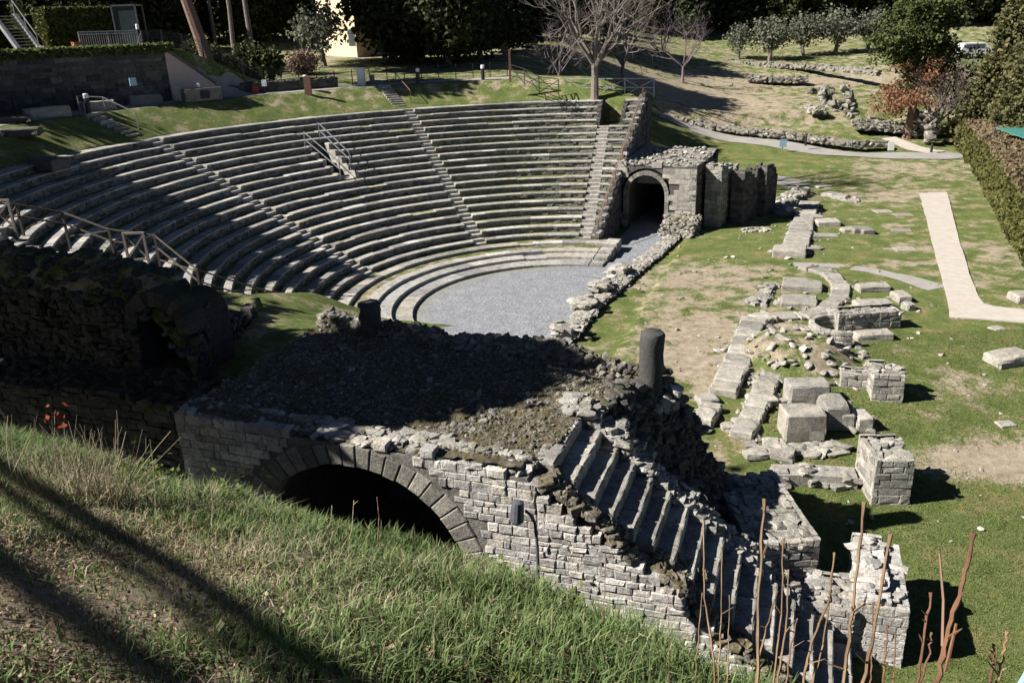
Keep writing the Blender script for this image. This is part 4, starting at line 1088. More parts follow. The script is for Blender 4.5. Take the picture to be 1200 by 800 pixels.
def weed(p, n, s, lb):
    mb = MB(); P = np.array([onbank(p[0], p[1])]) + np.abs(RN.randn(n, 3)) * (0, 0, s * .8) + RN.randn(n, 3) * (s, s * .6, 0); leaves(mb, P, .032, .3, 2.2)
    for i in range(8): stalk_line(mb, onbank(p[0] + RN.randn() * s * .4, p[1]), P[i], .004, .002, .1, 3, .3)
    tag(mb.build('leafy_weed', M['weed'], None, onbank(p[0], p[1])), lb, 'plant')
weed((-3.649,7.135,9.275), 130, .17, 'yellow green leafy weed on the crest right of the pale tuft')
weed((-2.632,6.414,9.412), 150, .15, 'bright leafy weed on the crest before the dark wall')
weed((-0.251,5.301,9.445), 100, .09, 'small bright weed at the right foot of the arch')
weed((0.256,4.715,9.626), 110, .12, 'leafy weed at the foot of the wall lamp post')
# ------------------------------------------------------------ wall lamp
lp = thing('spot_lamp', 'grey spot lamp on a curved pole in front of the sunlit masonry', 'lamp', (0.35,14.46,2.20))
def PFp(s, t, z): return ST(s, t, z)
b0 = (0.33,13.30,3.09); b1 = (0.33,13.30,4.07); b2 = (0.30,13.30,4.60); b3 = (0.13,13.30,4.87)
mb = MB(); mb.tube([(b0[0], b0[1], 1.0), b0, b1, b2, (0.22,13.30,4.77), b3], [.035, .035, .032, .03, .03, .028], 8); mb.build('pole', M['greymetal'], lp, smooth=True)
c0 = np.array((-0.01,13.30,5.06)); c1 = np.array((-0.04,13.25,4.67))
mb = MB(); mb.tube([c0 + (0, 0, .03), c0, c0 * .6 + c1 * .4, c1 * .97 + c0 * .03, c1], [.05, .115, .125, .13, .12], 12); hd = mb.build('lamp_head', M['greymetal'], lp, smooth=False)
mb = MB(); mb.tube([c1, c1 - (0, 0, .012)], [.105, .1], 12); mb.build('lens', M['glass'], hd)
# ------------------------------------------------------------ far side building
F0 = np.array([7.6, 56.5]); FU = np.array([.905, -.425]); FE = np.array([.425, .905])
FB = lambda s, t, z: (F0[0] + FU[0] * s + FE[0] * t, F0[1] + FU[1] * s + FE[1] * t, z)
far = thing('side_building', 'square stone building with a tall dark arched passage beside the right end of the seating', 'ruin', FB(2.5, 3, 0))
FH = 4.25; ac, az, ar = 2.0, 2.3, 1.3
ff = lambda s, z, out: FB(s, -out, z)
hole = lambda s, z: abs(s - ac) < ar + .2 and (z < az or (s - ac) ** 2 + (z - az) ** 2 < (ar + .22) ** 2)
mb = MB(); lay(mb, ff, 0, 5.4, lambda s: -.1, lambda s: FH + .03 * math.sin(3 * s), (.28, .4), (.5, 1.), .008, .3, hole=hole, jit=.006)
mb.build('front_wall', M['smooth'], far)
mb = MB()
for i in range(15):
    a0, a1 = PI * (i + .03) / 15, PI * (i + .97) / 15
    V = [FB(ac + r_ * math.cos(a), t, az + r_ * math.sin(a)) for a in (a0, a1) for r_ in (ar, ar + .28) for t in (.5, -.012 - .01 * random.random())]
    mb.add(V, [(0, 1, 3, 2), (4, 6, 7, 5), (0, 4, 5, 1), (2, 3, 7, 6), (1, 5, 7, 3), (0, 2, 6, 4)])
for sg in (-1, 1):
    z = az
    while z > -.1: stone(mb, ff, *sorted((ac + sg * ar, ac + sg * (ar + .28))), z - .45, z, .5, .01, .006); z -= .45
mb.build('arch_ring', M['voussoir'], far)
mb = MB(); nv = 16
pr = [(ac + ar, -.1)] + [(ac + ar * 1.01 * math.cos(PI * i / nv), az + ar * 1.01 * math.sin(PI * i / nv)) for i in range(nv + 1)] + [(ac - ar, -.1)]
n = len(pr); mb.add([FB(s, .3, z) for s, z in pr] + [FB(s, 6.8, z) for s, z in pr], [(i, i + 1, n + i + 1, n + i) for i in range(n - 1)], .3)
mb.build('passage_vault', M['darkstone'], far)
mb = MB(); mb.box(FB(ac, 6.9, 1.4), np.array([*FU, 0]) * 1.4, np.array([*FE, 0]) * .05, (0, 0, 1.5)); mb.build('passage_door', M['darkmetal'], far)
mb = MB(); mb.box(FB(ac, 2.4, 2.98), np.array([*FU, 0]) * 1.25, np.array([*FE, 0]) * .12, (0, 0, .35)); mb.build('lintel', M['ashlar'], far)
mb = MB()
zb_ = lambda s: min(az + math.sqrt(max(1.75 ** 2 - (s - ac) ** 2, 0)) if abs(s - ac) < 1.7 else -.2, FH - .1)
sv = np.linspace(.05, 5.35, 40); tv = FH - .06
vs = [FB(s, .06, tv) for s in sv] + [FB(s, .06, zb_(s)) for s in sv]; n = len(sv)
mb.add(vs, [(i, n + i, n + i + 1, i + 1) for i in range(n - 1)], .3)
lay(mb, lambda s, z, out: FB(5.4 + out, s, z), 0, 6.8, lambda s: -.2, lambda s: FH + .15 * math.sin(s * 2), (.2, .34), (.3, .7), .04, .3)
lay(mb, lambda s, z, out: FB(s, 6.8 + out, z), 0, 5.4, lambda s: -.2, lambda s: FH, (.2, .34), (.3, .7), .04, .3)
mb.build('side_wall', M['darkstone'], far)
ss = np.arange(-.1, 5.45, .2); tt = np.arange(.05, 6.9, .2); S, T = np.meshgrid(ss, tt, indexing='ij')
Z = FH - .05 + .14 * fbm(S * 1.2, T * 1.2, 4) + .3 * sm((T - 5) / 2) + .25 * sm((1.0 - S)) * sm((T - .6))
grid_obj('roof', F0[0] + FU[0] * S + FE[0] * T, F0[1] + FU[1] * S + FE[1] * T, Z, M['farstone'], None, far, smooth=False)
mb = MB()
for i in range(230):
    s, t = RN.uniform(0, 5.4), RN.uniform(0.1, 6.8); r_ = RN.uniform(.05, .14); rock(mb, FB(s, t, FH + .03 + .3 * sm((t - 5) / 2)), (r_ * 1.3, r_, r_ * .6))
mb.build('roof_rubble', M['farstone'], far)
mb = MB()                                  # rubble buttress in front of the right corner
for i in range(620):
    s = RN.uniform(3.4, 5.7); k = RN.uniform(0, 1); t = -RN.uniform(0, 2.2) * (1 - k); r_ = RN.uniform(.08, .2)
    rock(mb, FB(s, t + .1, 1.1 * k * (1 - .1 * abs(s - 4.5))), (r_ * 1.2, r_, r_ * .7), blocky=.6)
mb.build('corner_rubble', M['terrace'], far)
# ruined wing to its right
wing = thing('ruined_wing', 'jagged shaded wall stubs standing against the right side of the arched building', 'ruin', FB(7, 4, 0))
for (p, q, th, zt_) in [(FB(6.2, 1.5, 0), FB(6.6, 5.6, 0), 1.1, 4.0), (FB(7.6, 2.8, 0), FB(8.2, 6.2, 0), .9, 3.5), (FB(8.7, 5.6, 0), FB(9.2, 7.4, 0), .8, 3.4)]:
    mb = MB(); zz = zt_
    wallbox(mb, p, q, th, -.2, (lambda zz: lambda s: zz - .12 * s + float(ragged(s, .5, .9, zz)))(zz), (.22, .34), (.3, .7), .05, rag=.4)
    mb.build('wall_stub', M['darkstone'] if th < 1.1 else M['farstone'], wing)

# ------------------------------------------------------------ stage front and field ruins
def rubble_line(name, pts, w, h, m, label, cat='wall', n_per=30, blocky=.85, rsz=(.07, .19), group=None, skirt=True):
    pts = [np.array(q, float) for q in pts]; mb = MB(); base = pts[len(pts) // 2]
    for a, b in zip(pts[:-1], pts[1:]):
        L_ = np.linalg.norm((b - a)[:2]); d = (b - a) / L_; nn = np.array([d[1], -d[0], 0]); az = math.atan2(d[1], d[0])
        for i in range(max(2, int(L_ * n_per * w))):
            t = RN.uniform(0, L_); k = RN.uniform(-.5, .5); hh = h * (1 - (2 * k) ** 4 * .6) * (1 + .5 * fbm(t * .9 + a[0], a[1], 2))
            r_ = RN.uniform(*rsz); rock(mb, a + d * t + nn * k * w + np.array([0, 0, hh * RN.uniform(.1, .9) - .05]), (r_ * RN.uniform(.9, 1.7), r_, r_ * RN.uniform(.5, .8)), blocky=blocky, tilt=.16, az=az + RN.randn() * .25)
        if h > .12: mb.box((*((a + b) / 2)[:2], ((a + b) / 2)[2] + h * .36), d * L_ / 2 * .98, nn * w * .4, (0, 0, h * .4), .4)
    return tag(mb.build(name, m, None, tuple(base)), label, cat, group)
rubble_line('stage_front', [(2.27,34.87,0.00), (3.12,37.07,0.00), (4.28,39.90,0.00), (5.76,42.97,0.00), (7.36,46.13,0.00), (9.16,49.54,0.00), (11.87,55.04,0.00)], 1.0, .13, M['farstone'], 'low ragged stone wall closing the straight side of the gravel orchestra', n_per=60, rsz=(.05, .15))
for p, lb in [((2.44,35.51,0.00), 'small squared masonry stub at the near end of the low orchestra wall'), ((3.60,39.17,-0.00), 'second masonry stub along the low orchestra wall from the near end'), ((4.80,41.86,0.00), 'masonry stub in the middle of the low orchestra wall'), ((6.09,44.73,0.00), 'masonry stub nearest the arched building along the low orchestra wall')]:
    mb = MB()
    for i in range(30):
        r_ = RN.uniform(.12, .24); rock(mb, (p[0] + RN.uniform(-.55, .55) , p[1] + RN.uniform(-.6, .6), RN.uniform(0, .5)), (r_ * 1.4, r_, r_ * .6), blocky=.8, tilt=.12, az=-.35)
    block(mb, (p[0], p[1], -.05), .5, .55, .26, -.35, .08)
    tag(mb.build('masonry_stub', M['farstone'], None, p), lb, 'wall stub')
def blk(p, hx, hy, hz, az, label, m='farstone', name='stone_block', cat='stone block', extra=0, sink=.08, rough=.11):
    mb = MB(); block(mb, (p[0], p[1], p[2] - sink), hx, hy, hz * .54 + sink / 2, az, rough)
    for i in range(extra):
        r_ = RN.uniform(.08, .2); a = RN.uniform(0, 2 * PI); rock(mb, (p[0] + hx * 1.2 * math.cos(a), p[1] + hy * 1.2 * math.sin(a), p[2] + .04), (r_ * 1.3, r_, r_ * .6), blocky=.7)
    return tag(mb.build(name, M[m], None, p), label, cat)
AZ_ = -.35
# strips of old paving and wall footings
def slab_strip(name, pts, w, h, m, label, cat='stone footing', rub=8):
    """a low flat-topped footing of big slabs"""
    pts = [np.array(q, float) for q in pts]; mb = MB()
    for a, b in zip(pts[:-1], pts[1:]):
        L_ = np.linalg.norm((b - a)[:2]); d = (b - a) / L_; az = math.atan2(d[1], d[0]); t = 0
        while t < L_ - .05:
            l = min(RN.uniform(.7, 1.5), L_ - t); c = a + d * (t + l / 2); block(mb, (c[0], c[1], c[2] - .12 + RN.uniform(-.03, .03)), l / 2 - .015, w / 2 * RN.uniform(.9, 1.05), (h + .12) / 2, az + RN.uniform(-.05, .05), .13); t += l
        for i in range(int(L_ * rub * .5)):
            t = RN.uniform(0, L_); k = RN.choice([-1, 1]) * RN.uniform(.4, .62); r_ = RN.uniform(.06, .16); c = a + d * t + np.array([d[1], -d[0], 0]) * k * w
            rock(mb, (c[0], c[1], c[2] + .02), (r_ * 1.4, r_, r_ * .6), blocky=.6)
    return tag(mb.build(name, m, None, tuple(pts[0])), label, cat)
slab_strip('footing', [(7.92,28.62,-0.19), (9.03,30.87,-0.02), (10.25,33.78,-0.00), (11.30,36.12,-0.00), (12.17,36.49,0.00)], 1.15, .3, M['smooth'], 'long pale strip of stone footing running down the middle of the ruins')
slab_strip('footing', [(7.88,25.77,-0.53), (8.83,27.46,-0.32), (9.73,29.13,-0.14), (10.30,30.14,-0.06)], .9, .22, M['smooth'], 'narrow pale stone strip left of the large square block')
slab_strip('apse_footing', [(12.20,36.61,0.00), (13.71,36.67,0.00), (14.98,37.27,0.00), (16.40,39.07,-0.00), (17.24,41.13,0.00), (17.42,43.16,0.00), (16.84,44.43,0.00), (16.41,44.84,0.00)], .95, .16, M['smooth'], 'pale curved footing of an apse bending round two big flat stones', rub=3)
blk((15.22,41.10,0.00), 1.0, .8, .3, AZ_, 'big flat stone, upper of the two inside the curved footing', 'smooth')
blk((14.18,38.54,0.00), .85, .75, .26, AZ_, 'big flat stone, lower of the two inside the curved footing', 'smooth', extra=8)
rubble_line('rubble_wall', [(11.89,39.37,0.00), (12.24,38.51,0.00), (13.73,41.75,0.00)], .7, .2, M['rubble'], 'low corner of broken rubble on the stage floor left of the apse', n_per=24)
# mound with the round niche
mound = thing('rubble_mound', 'low turf and rubble mound with a dark round niche in its far edge', 'mound', (11.64,31.65,-0.00))
p0 = np.array((11.70,31.83,-0.00)); ss = np.linspace(-3.6, 3.6, 60); tt = np.linspace(-3.9, 3.5, 60); S, T = np.meshgrid(ss, tt, indexing='ij')
NB = np.array((13.71,33.82,0.00)[:2])
X = p0[0] + S; Y_ = p0[1] + T
rd = np.hypot(S / 2.9, T / 3.2); Z = zl_ = (-1 + sm((Y_ - 20) / 12)) + .85 * (1 - sm((rd - .35) / .6)) + .08 * fbm(X * 2, Y_ * 2, 4) - .03
nd = np.hypot(X - NB[0] - .55, Y_ - NB[1] + .1); Z = np.where(nd < 1.15, (-1 + sm((Y_ - 20) / 12)) - .25, Z)
grid_obj('mound_top', X, Y_, Z, M['turf'], {'dirt': .5 + .5 * fbm(X, Y_, 3)}, mound, smooth=False)
mb = MB()
for i in range(20):
    a = rad(70 + i * 10.5); c = (NB[0] + .55 + 1.12 * math.cos(a), NB[1] - .1 + 1.12 * math.sin(a)); g0 = -1 + float(sm((c[1] - 20) / 12))
    for h in range(5): block(mb, (c[0], c[1], g0 - .3 + h * .21), .13, .13, .1, a, .1)
for i in range(170):
    s, t = RN.uniform(-3, 3), RN.uniform(-3.3, 2.9); k = math.hypot(s / 2.9, t / 3.2)
    if k > 1.1 or math.hypot(p0[0] + s - NB[0] - .55, p0[1] + t - NB[1] + .1) < 1.15: continue
    r_ = RN.uniform(.05, .17); rock(mb, (p0[0] + s, p0[1] + t, -1 + float(sm((p0[1] + t - 20) / 12)) + .85 * float(1 - sm((k - .35) / .6)) + .02), (r_ * 1.4, r_, r_ * .55), blocky=.5)
mb.build('mound_stones', M['farstone'], mound)
def masonry(name, p, q, th, h, label, m='farstone', z=None, rag=.12, cat='wall', ch=(.2, .3), ln=(.3, .7), zt_=None):
    z0 = min(p[2], q[2]) - .15 if z is None else z
    o = thing(name, label, cat, ((p[0] + q[0]) / 2, (p[1] + q[1]) / 2, z0 + .15)); mb = MB()
    wallbox(mb, p, q, th, z0, zt_ or (lambda s: z0 + .15 + h + float(ragged(s, .5, rag, p[0]))), ch, ln, .03, rag=rag)
    mb.build('masonry', M[m], o); return o
masonry('ruined_wall', (14.43,34.83,0.00), (17.34,35.07,0.00), 1.0, .8, 'coursed stone wall running right from the round niche')
blk((15.68,33.50,0.00), .8, .35, .32, AZ_ * 0, 'worn block in the grass just below the coursed wall by the niche')
blk((17.30,37.37,0.00), .85, .4, .38, 0, 'flat topped block behind the coursed wall by the niche', extra=5)
blk((18.51,40.22,0.00), .8, .38, .3, 0, 'long flat block farthest back behind the niche wall', 'smooth')
blk((19.15,38.45,0.00), .35, .5, .35, 0, 'upright rounded block at the right end of the niche wall', extra=3)
blk((18.93,37.17,0.00), .22, .3, .3, .2, 'small rounded stone at the far right of the niche wall')
masonry('ruined_wall', (12.69,29.37,-0.12), (13.81,29.00,-0.16), .8, .55, 'low rubble wall leading right to the square masonry stub')
masonry('masonry_pier', (13.39,28.39,-0.22), (14.47,28.18,-0.24), 1.1, 1.15, 'square masonry stub with a dark shadow at its right, in mid lawn', cat='pier')
blk((10.05,25.99,-0.50), .7, .5, .9, -.02, 'large smooth upright slab, the biggest pale block among the ruins', 'smooth', rough=.07)
blk((10.93,28.08,-0.25), .75, .45, .75, -.02, 'rough block directly behind the largest pale slab', extra=6)
blk((11.44,26.76,-0.41), .42, .7, .75, -.1, 'narrow block immediately right of the largest pale slab', 'smooth')
blk((11.85,26.62,-0.42), .25, .65, .55, -.25, 'leaning thin slab, second to the right of the largest pale slab', 'smooth')
blk((12.27,26.27,-0.47), .3, .4, .5, 0, 'small upright block at the right end of the row of slabs', extra=3)
blk((9.32,28.20,-0.24), .5, .45, .2, .2, 'wedge shaped flat stone left of the large slab', 'smooth', extra=5)
blk((7.27,28.35,-0.22), .4, .32, .2, .1, 'rounded boulder at the lower end of the long pale footing', name='boulder', cat='boulder', rough=.16)
blk((7.60,26.59,-0.43), .25, .22, .1, .1, 'small flat stone alone in the little green plot', rough=.12)
slab_strip('footing', [(6.13,26.42,-0.45), (6.70,26.65,-0.42), (7.35,27.86,-0.28)], .8, .3, M['smooth'], 'short tilted slab with a dark edge beside the broken flank')
rubble_line('rubble_wall', [(8.30,23.46,-0.80), (9.52,23.38,-0.81), (10.86,23.11,-0.83)], .9, .5, M['farstone'], 'low rubble wall joining the shaded wall to the middle pier', n_per=24)
rubble_line('footing', [(8.03,25.01,-0.62), (9.78,24.99,-0.63), (11.21,25.30,-0.59)], 1.0, .12, M['smooth'], 'flat band of worn stones below the large slab', n_per=10, rsz=(.15, .3))
pz = (11.15,21.79,-0.94)
masonry('masonry_pier', ST(10.0,1.0,pz[2]) if False else (10.93,22.74,-0.87), (12.09,22.67,-0.87), 1.6, 1.6, 'middle masonry pier with a wide dark shadow on the lawn', z=pz[2] - .2, cat='pier', rag=.3)
# front pier beside the foot of the stair
fp = thing('masonry_pier', 'front square masonry pier with a rubble top, behind the canes', 'pier', (8.60,15.85,-1.00))
mb = MB(); a = np.array((7.82,15.00,-1.00)); b = np.array((8.68,14.74,-1.00)); d = (b - a)[:2]; d /= np.linalg.norm(d); nn = np.array([-d[1], d[0]])
c1, c2, c3, c4 = [np.array(q[:2]) for q in ((8.68,18.12,0.75), (9.73,17.67,0.75), (8.76,15.34,0.75), (7.66,15.64,0.75))]; wallbox(mb, (c1 + c4) / 2, (c2 + c3) / 2, float(np.linalg.norm(c1 - c4)), -1.2, lambda s: .72 + .1 * math.sin(s * 5), (.16, .26), (.2, .5), .03)
mb.build('masonry', M['ashlar'], fp)
masonry('ruined_wall', (*(6.36,16.75,0.20)[:2], -1), (*(7.93,16.21,0.20)[:2], -1), 1.5, 1.35, 'tumbled rubble wall between the foot of the stair and the front pier', 'rubble', z=-1.2, rag=.5, ch=(.12, .2), ln=(.15, .4))
# ruins beyond the apse
slab_strip('footing', [(17.40,48.68,0.00), (19.12,52.83,0.00), (21.37,58.20,0.00), (22.59,60.98,0.00)], 1.5, .3, M['smooth'], 'long pale slab footing running away beside the stage')
rubble_line('rubble_heap', [(20.04,57.87,0.00), (19.91,59.35,0.00), (21.55,62.46,0.00), (23.20,64.85,0.00)], 1.6, .55, M['farstone'], 'heap of broken stones beyond the long pale slab footing', 'stones', 14, rsz=(.16, .34))
blk((16.68,47.59,0.00), .95, .85, .42, AZ_, 'big worn block at the near end of the long slab footing', extra=8)
blk((18.28,48.55,0.00), .5, .4, .15, 0, 'loose flat stones right of the big worn block', extra=8)
blk((21.24,56.28,0.00), .5, .45, .28, 0, 'rounded stone right of the long slab footing', rough=.12)
blk((21.52,54.65,0.00), .75, .6, .3, -.1, 'squared block standing right of the long slab footing', extra=3)
blk((20.04,51.51,0.00), 1.0, .4, .12, -.1, 'low flat slab in the grass right of the long footing', 'smooth')
blk((22.14,52.57,0.00), .45, .4, .2, 0, 'left of three small blocks lined up in the lawn')
blk((22.57,52.26,0.00), .4, .5, .3, 0, 'middle of three small blocks lined up in the lawn')
blk((23.00,51.95,0.00), .4, .55, .3, 0, 'right hand of three small blocks lined up in the lawn, with a dark right side')
for i, (u_, lb) in enumerate([((25.49,69.26,-0.00), 'first stone at the far end of the diagonal row of loose stones'), ((25.57,66.91,0.00), 'second stone in the diagonal row of loose stones'), ((25.22,63.74,0.00), 'middle stone in the diagonal row of loose stones'), ((25.53,62.67,0.00), 'large stone near the right end of the diagonal row'), ((26.07,61.90,0.00), 'low flat stone at the right end of the diagonal row')]):
    blk(u_, .7 - .05 * i, .55, .28 if i < 4 else .1, .3 * i, lb, rough=.14, extra=4)
slab_strip('low_wall', [(17.74,60.97,0.00), (18.80,60.46,0.00), (19.82,59.66,0.00)], .7, .5, M['farstone'], 'low stone wall leaving the ruined wing to the right', rub=4)
strip('gravel_plot', [(20.01,70.45,-0.00), (22.31,70.36,-0.00), (24.01,67.24,0.00)], [3.2, 3.6, 2.5], .03, M['road'], 12)
rubble_line('footing', [(15.60,53.42,0.00), (16.62,54.23,0.00), (17.37,53.13,0.00)], 1.2, .1, M['farstone'], 'worn stones at the foot of the ruined wing', n_per=9)
blk((19.86,30.53,-0.04), .8, .5, .38, .2, 'rounded boulder lying in the lawn at the right edge', name='boulder', cat='boulder', rough=.18)
blk((24.66,37.76,0.00), .45, .5, .35, 0, 'squared pale stone beyond the corner of the pale path')
blk((21.47,34.14,-0.00), .3, .25, .05, .3, 'small flat stone in the lawn below the pale path', rough=.15)
blk((17.33,26.08,-0.49), .3, .22, .06, .1, 'small grey flat stone in the lawn beside the bare patch', rough=.15)
for p, lb in [((26.63,57.81,0.00), 'white flat stone in the far lawn left of the pale path'), ((27.50,56.52,0.00), 'tan flat stone in the far lawn nearest the pale path'), ((25.44,52.25,0.00), 'small tan flat stone in the lawn below the far ones'), ((23.60,47.73,0.00), 'broad tan flat stone in the lawn beside the pale path')]:
    blk(p, .6, .45, .05, RN.uniform(-.3, .3), lb, 'smooth', 'flat_stone', rough=.2)
mb = MB()
for i in range(420):
    x, y = RN.uniform(3, 22), RN.uniform(20, 60)
    q_ = (x - CX) * U_[0] + (y - CY) * U_[1]
    if q_ < 2.4: continue
    r_ = RN.choice([.03, .05, .09], p=[.5, .35, .15]); rock(mb, (x, y, float(H(x, y)) + r_ * .3), (r_ * 1.4, r_, r_ * .6))
tag(mb.build('scattered_pebbles', M['farstone']), 'loose pebbles and chips scattered on the stage floor', 'stones', kind='stuff')
# ------------------------------------------------------------ pale path
pp = [np.array(q) for q in ((32.70,62.91,0.00), (28.31,52.24,0.00), (24.77,44.17,0.00), (22.10,38.08,0.00), (21.24,36.14,0.00))]
mb = MB()
JT = lambda P: [(x + .05 * float(fbm(x * 1.3, y * 1.3, 3)), y + .05 * float(fbm(x * .8 + 5, y * .8, 3)), z) for A, B_ in zip(P[:-1], P[1:]) for t in np.linspace(0, 1, 12, endpoint=False) for x, y, z in [tuple(np.array(A) * (1 - t) + np.array(B_) * t)]] + [P[-1]]
Lp = [(31.90,63.42,0.00), (34.03,63.33,0.00), (30.32,55.19,0.00), (26.90,47.62,0.00), (24.33,41.72,0.00), (22.97,38.38,0.00), (22.66,37.35,0.00), (22.92,36.94,0.00), (23.96,36.31,0.00), (25.96,35.10,0.00)]
Rp = [(31.84,63.43,0.00), (31.51,62.47,0.00), (28.61,55.50,0.00), (25.39,47.85,0.00), (22.89,41.92,0.00), (21.32,38.18,0.00), (20.17,35.67,0.00), (21.41,35.29,0.00), (22.98,34.64,0.00), (24.86,33.43,0.00)]
Lp, Rp = JT(Lp), JT(Rp)
n = len(Lp); mb.add([(x, y, .07) for x, y, z in Lp] + [(x, y, .07) for x, y, z in Rp] + [(x, y, -.1) for x, y, z in Lp] + [(x, y, -.1) for x, y, z in Rp],
    [(i, n + i, n + i + 1, i + 1) for i in range(n - 1)] + [(n + i, 3 * n + i, 3 * n + i + 1, n + i + 1) for i in range(n - 1)] + [(i, i + 1, 2 * n + i + 1, 2 * n + i) for i in range(n - 1)] + [(0, 2 * n, 3 * n, n)])
mb.build('pale_path', M['path'])['kind'] = 'structure'
strip('road', [(16.62,89.39,2.60), (21.89,86.86,2.00), (27.77,83.14,1.40), (32.86,78.83,0.90), (36.02,77.48,0.50), (40.25,76.53,0.40), (42.46,77.01,0.40)], [2.4, 2.4, 2.4, 2.6, 3.2, 3., 2.], .06, M['road'], 50)
strip('dirt_path', [(16.21,45.40,0.00), (18.22,44.93,0.00), (19.86,43.66,-0.00), (20.99,42.02,0.00), (21.84,40.08,0.00)], [.9, .8, .9, 1.1, 1.5], .02, M['road'], 30)
strip('side_path', [(38.49,84.35,1.00), (39.36,80.63,0.80), (40.76,78.39,0.50)], [1.6, 2., 2.4], .05, M['path'], 14)
# ------------------------------------------------------------ hedge along the right
hd = thing('clipped_hedge', 'long tall clipped hedge curving along the right edge of the lawn', 'hedge', (35.74,61.62,0.00))
hb = np.array([(44.08,82.72,0.00), (42.44,77.60,0.00), (39.69,70.22,0.00), (35.39,60.06,0.00), (31.50,51.23,0.00), (28.03,43.18,0.00), (24.16,34.39,0.00)])
d = np.r_[0, np.cumsum(np.hypot(*np.diff(hb[:, :2], axis=0).T))]; t = RN.uniform(0, d[-1], 26000)
cx = np.interp(t, d, hb[:, 0]); cy = np.interp(t, d, hb[:, 1])
tx, ty = hb[-1, 0] - hb[0, 0], hb[-1, 1] - hb[0, 1]; L_ = math.hypot(tx, ty); nx, ny = -ty / L_, tx / L_
if nx < 0: nx, ny = -nx, -ny
wob = .25 * fbm(t * .35, t * 0, 3)
face = RN.rand(len(t)) < .62; zz = np.where(face, RN.uniform(0, 3.5, len(t)), 3.45 + RN.uniform(-.15, .12, len(t))); ww = np.where(face, np.abs(RN.randn(len(t)) * .12) + wob - .02, RN.uniform(0, 2.6, len(t)))
k = (zz > 3.2)
P = np.stack([cx + nx * ww, cy + ny * ww, zz], 1)
mb = MB(); leaves(mb, P[~k], .2); mb.build('foliage', M['hedge'], hd)
mb = MB(); leaves(mb, P[k], .2); mb.build('clipped_top', M['hedgetop'], hd)
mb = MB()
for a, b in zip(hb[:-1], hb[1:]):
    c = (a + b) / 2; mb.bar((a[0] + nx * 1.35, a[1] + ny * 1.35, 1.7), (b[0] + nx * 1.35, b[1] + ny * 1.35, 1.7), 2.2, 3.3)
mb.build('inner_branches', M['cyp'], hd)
# teal roof behind the hedge
tr_ = thing('teal_canopy', 'flat teal green canopy showing behind the top of the hedge', 'canopy', (40.53,66.00,3.68))
c = np.array((40.57,66.00,3.81)); mb = MB(); V = [c + (-1.4, 1.2, .5), c + (6, .6, .1), c + (6, -3.5, -.6), c + (.6, -3.4, -.6)]
mb.add(V + [q - (0, 0, .08) for q in V], [(0, 1, 2, 3), (7, 6, 5, 4), (0, 4, 5, 1), (1, 5, 6, 2), (2, 6, 7, 3), (3, 7, 4, 0)], .5); mb.build('cover', M['teal'], tr_)
mb = MB()
for q in V: mb.bar(q - (0, 0, .05), (q[0], q[1], 0), .08)
mb.build('posts', M['greymetal'], tr_)
# small signs
def sign(p, label, col='white', w=.5, h=.4, post=.5, tilt=.4):
    o = thing('sign', label, 'sign', p); mb = MB(); mb.bar(p, (p[0], p[1], p[2] + post), .06); mb.build('post', M['darkmetal'], o)
    mb = MB(); mb.box((p[0], p[1] - .06, p[2] + post + h / 2), (w / 2, 0, 0), (0, .015, 0), (0, tilt * .1, h / 2)); mb.build('panel', M[col], o); return o
sign((26.91,81.20,1.20), 'small pale blue sign standing in the lawn just before the road', 'blue', .7, .7, .15)
sign((28.84,83.85,1.60), 'small white sign by the retaining wall beyond the road', 'white', .5, .5, .3)
sign((36.60,79.37,0.60), 'white sign with a green foot at the bend of the road', 'white', .6, .8, .3)
def bollard(p, label, h=1., w=.16):
    o = thing('bollard_lamp', label, 'bollard', p, 'bollard lamps along the upper path'); mb = MB(); mb.tube([(p[0], p[1], p[2] - .1), (p[0], p[1], p[2] + h * .78)], [w / 2, w / 2], 10); mb.build('post', M['darkmetal'], o)
    mb = MB(); mb.tube([(p[0], p[1], p[2] + h * .78), (p[0], p[1], p[2] + h * .97), (p[0], p[1], p[2] + h)], [w * .52, w * .52, w * .4], 10); mb.build('lamp_head', M['white'], o); return o
bp = thing('post', 'dark post standing before the retaining wall beside the road', 'post', (29.27,81.59,1.30)); mb = MB(); q = np.array((29.27,81.59,1.30)); mb.tube([q, q + (0, 0, .9), q + (0, 0, 1.)], [.1, .1, .05], 8); mb.build('shaft', M['darkmetal'], bp)
bp = thing('post', 'short dark post at the end of the road before the hedge', 'post', (40.05,78.44,0.60)); mb = MB(); q = np.array((40.05,78.44,0.60)); mb.tube([q, q + (0, 0, .8), q + (0, 0, .9)], [.12, .12, .05], 8); mb.build('shaft', M['darkmetal'], bp)
# pale panel at the bottom right corner
q = np.array((2.039,2.642,10.787)); sg = thing('sign', 'pale blue panel just showing at the bottom right corner before the lawn', 'sign', (q[0], q[1], q[2] - 1.0))
mb = MB(); mb.box(q + (.09, 0, 0), (.1, .01, 0), (0, .012, 0), (0, -.03, .11)); mb.build('panel', M['blue'], sg)
mb = MB(); mb.bar(q + (.1, .03, -1.3), q + (.1, .03, .05), .03); mb.build('post', M['steel'], sg)
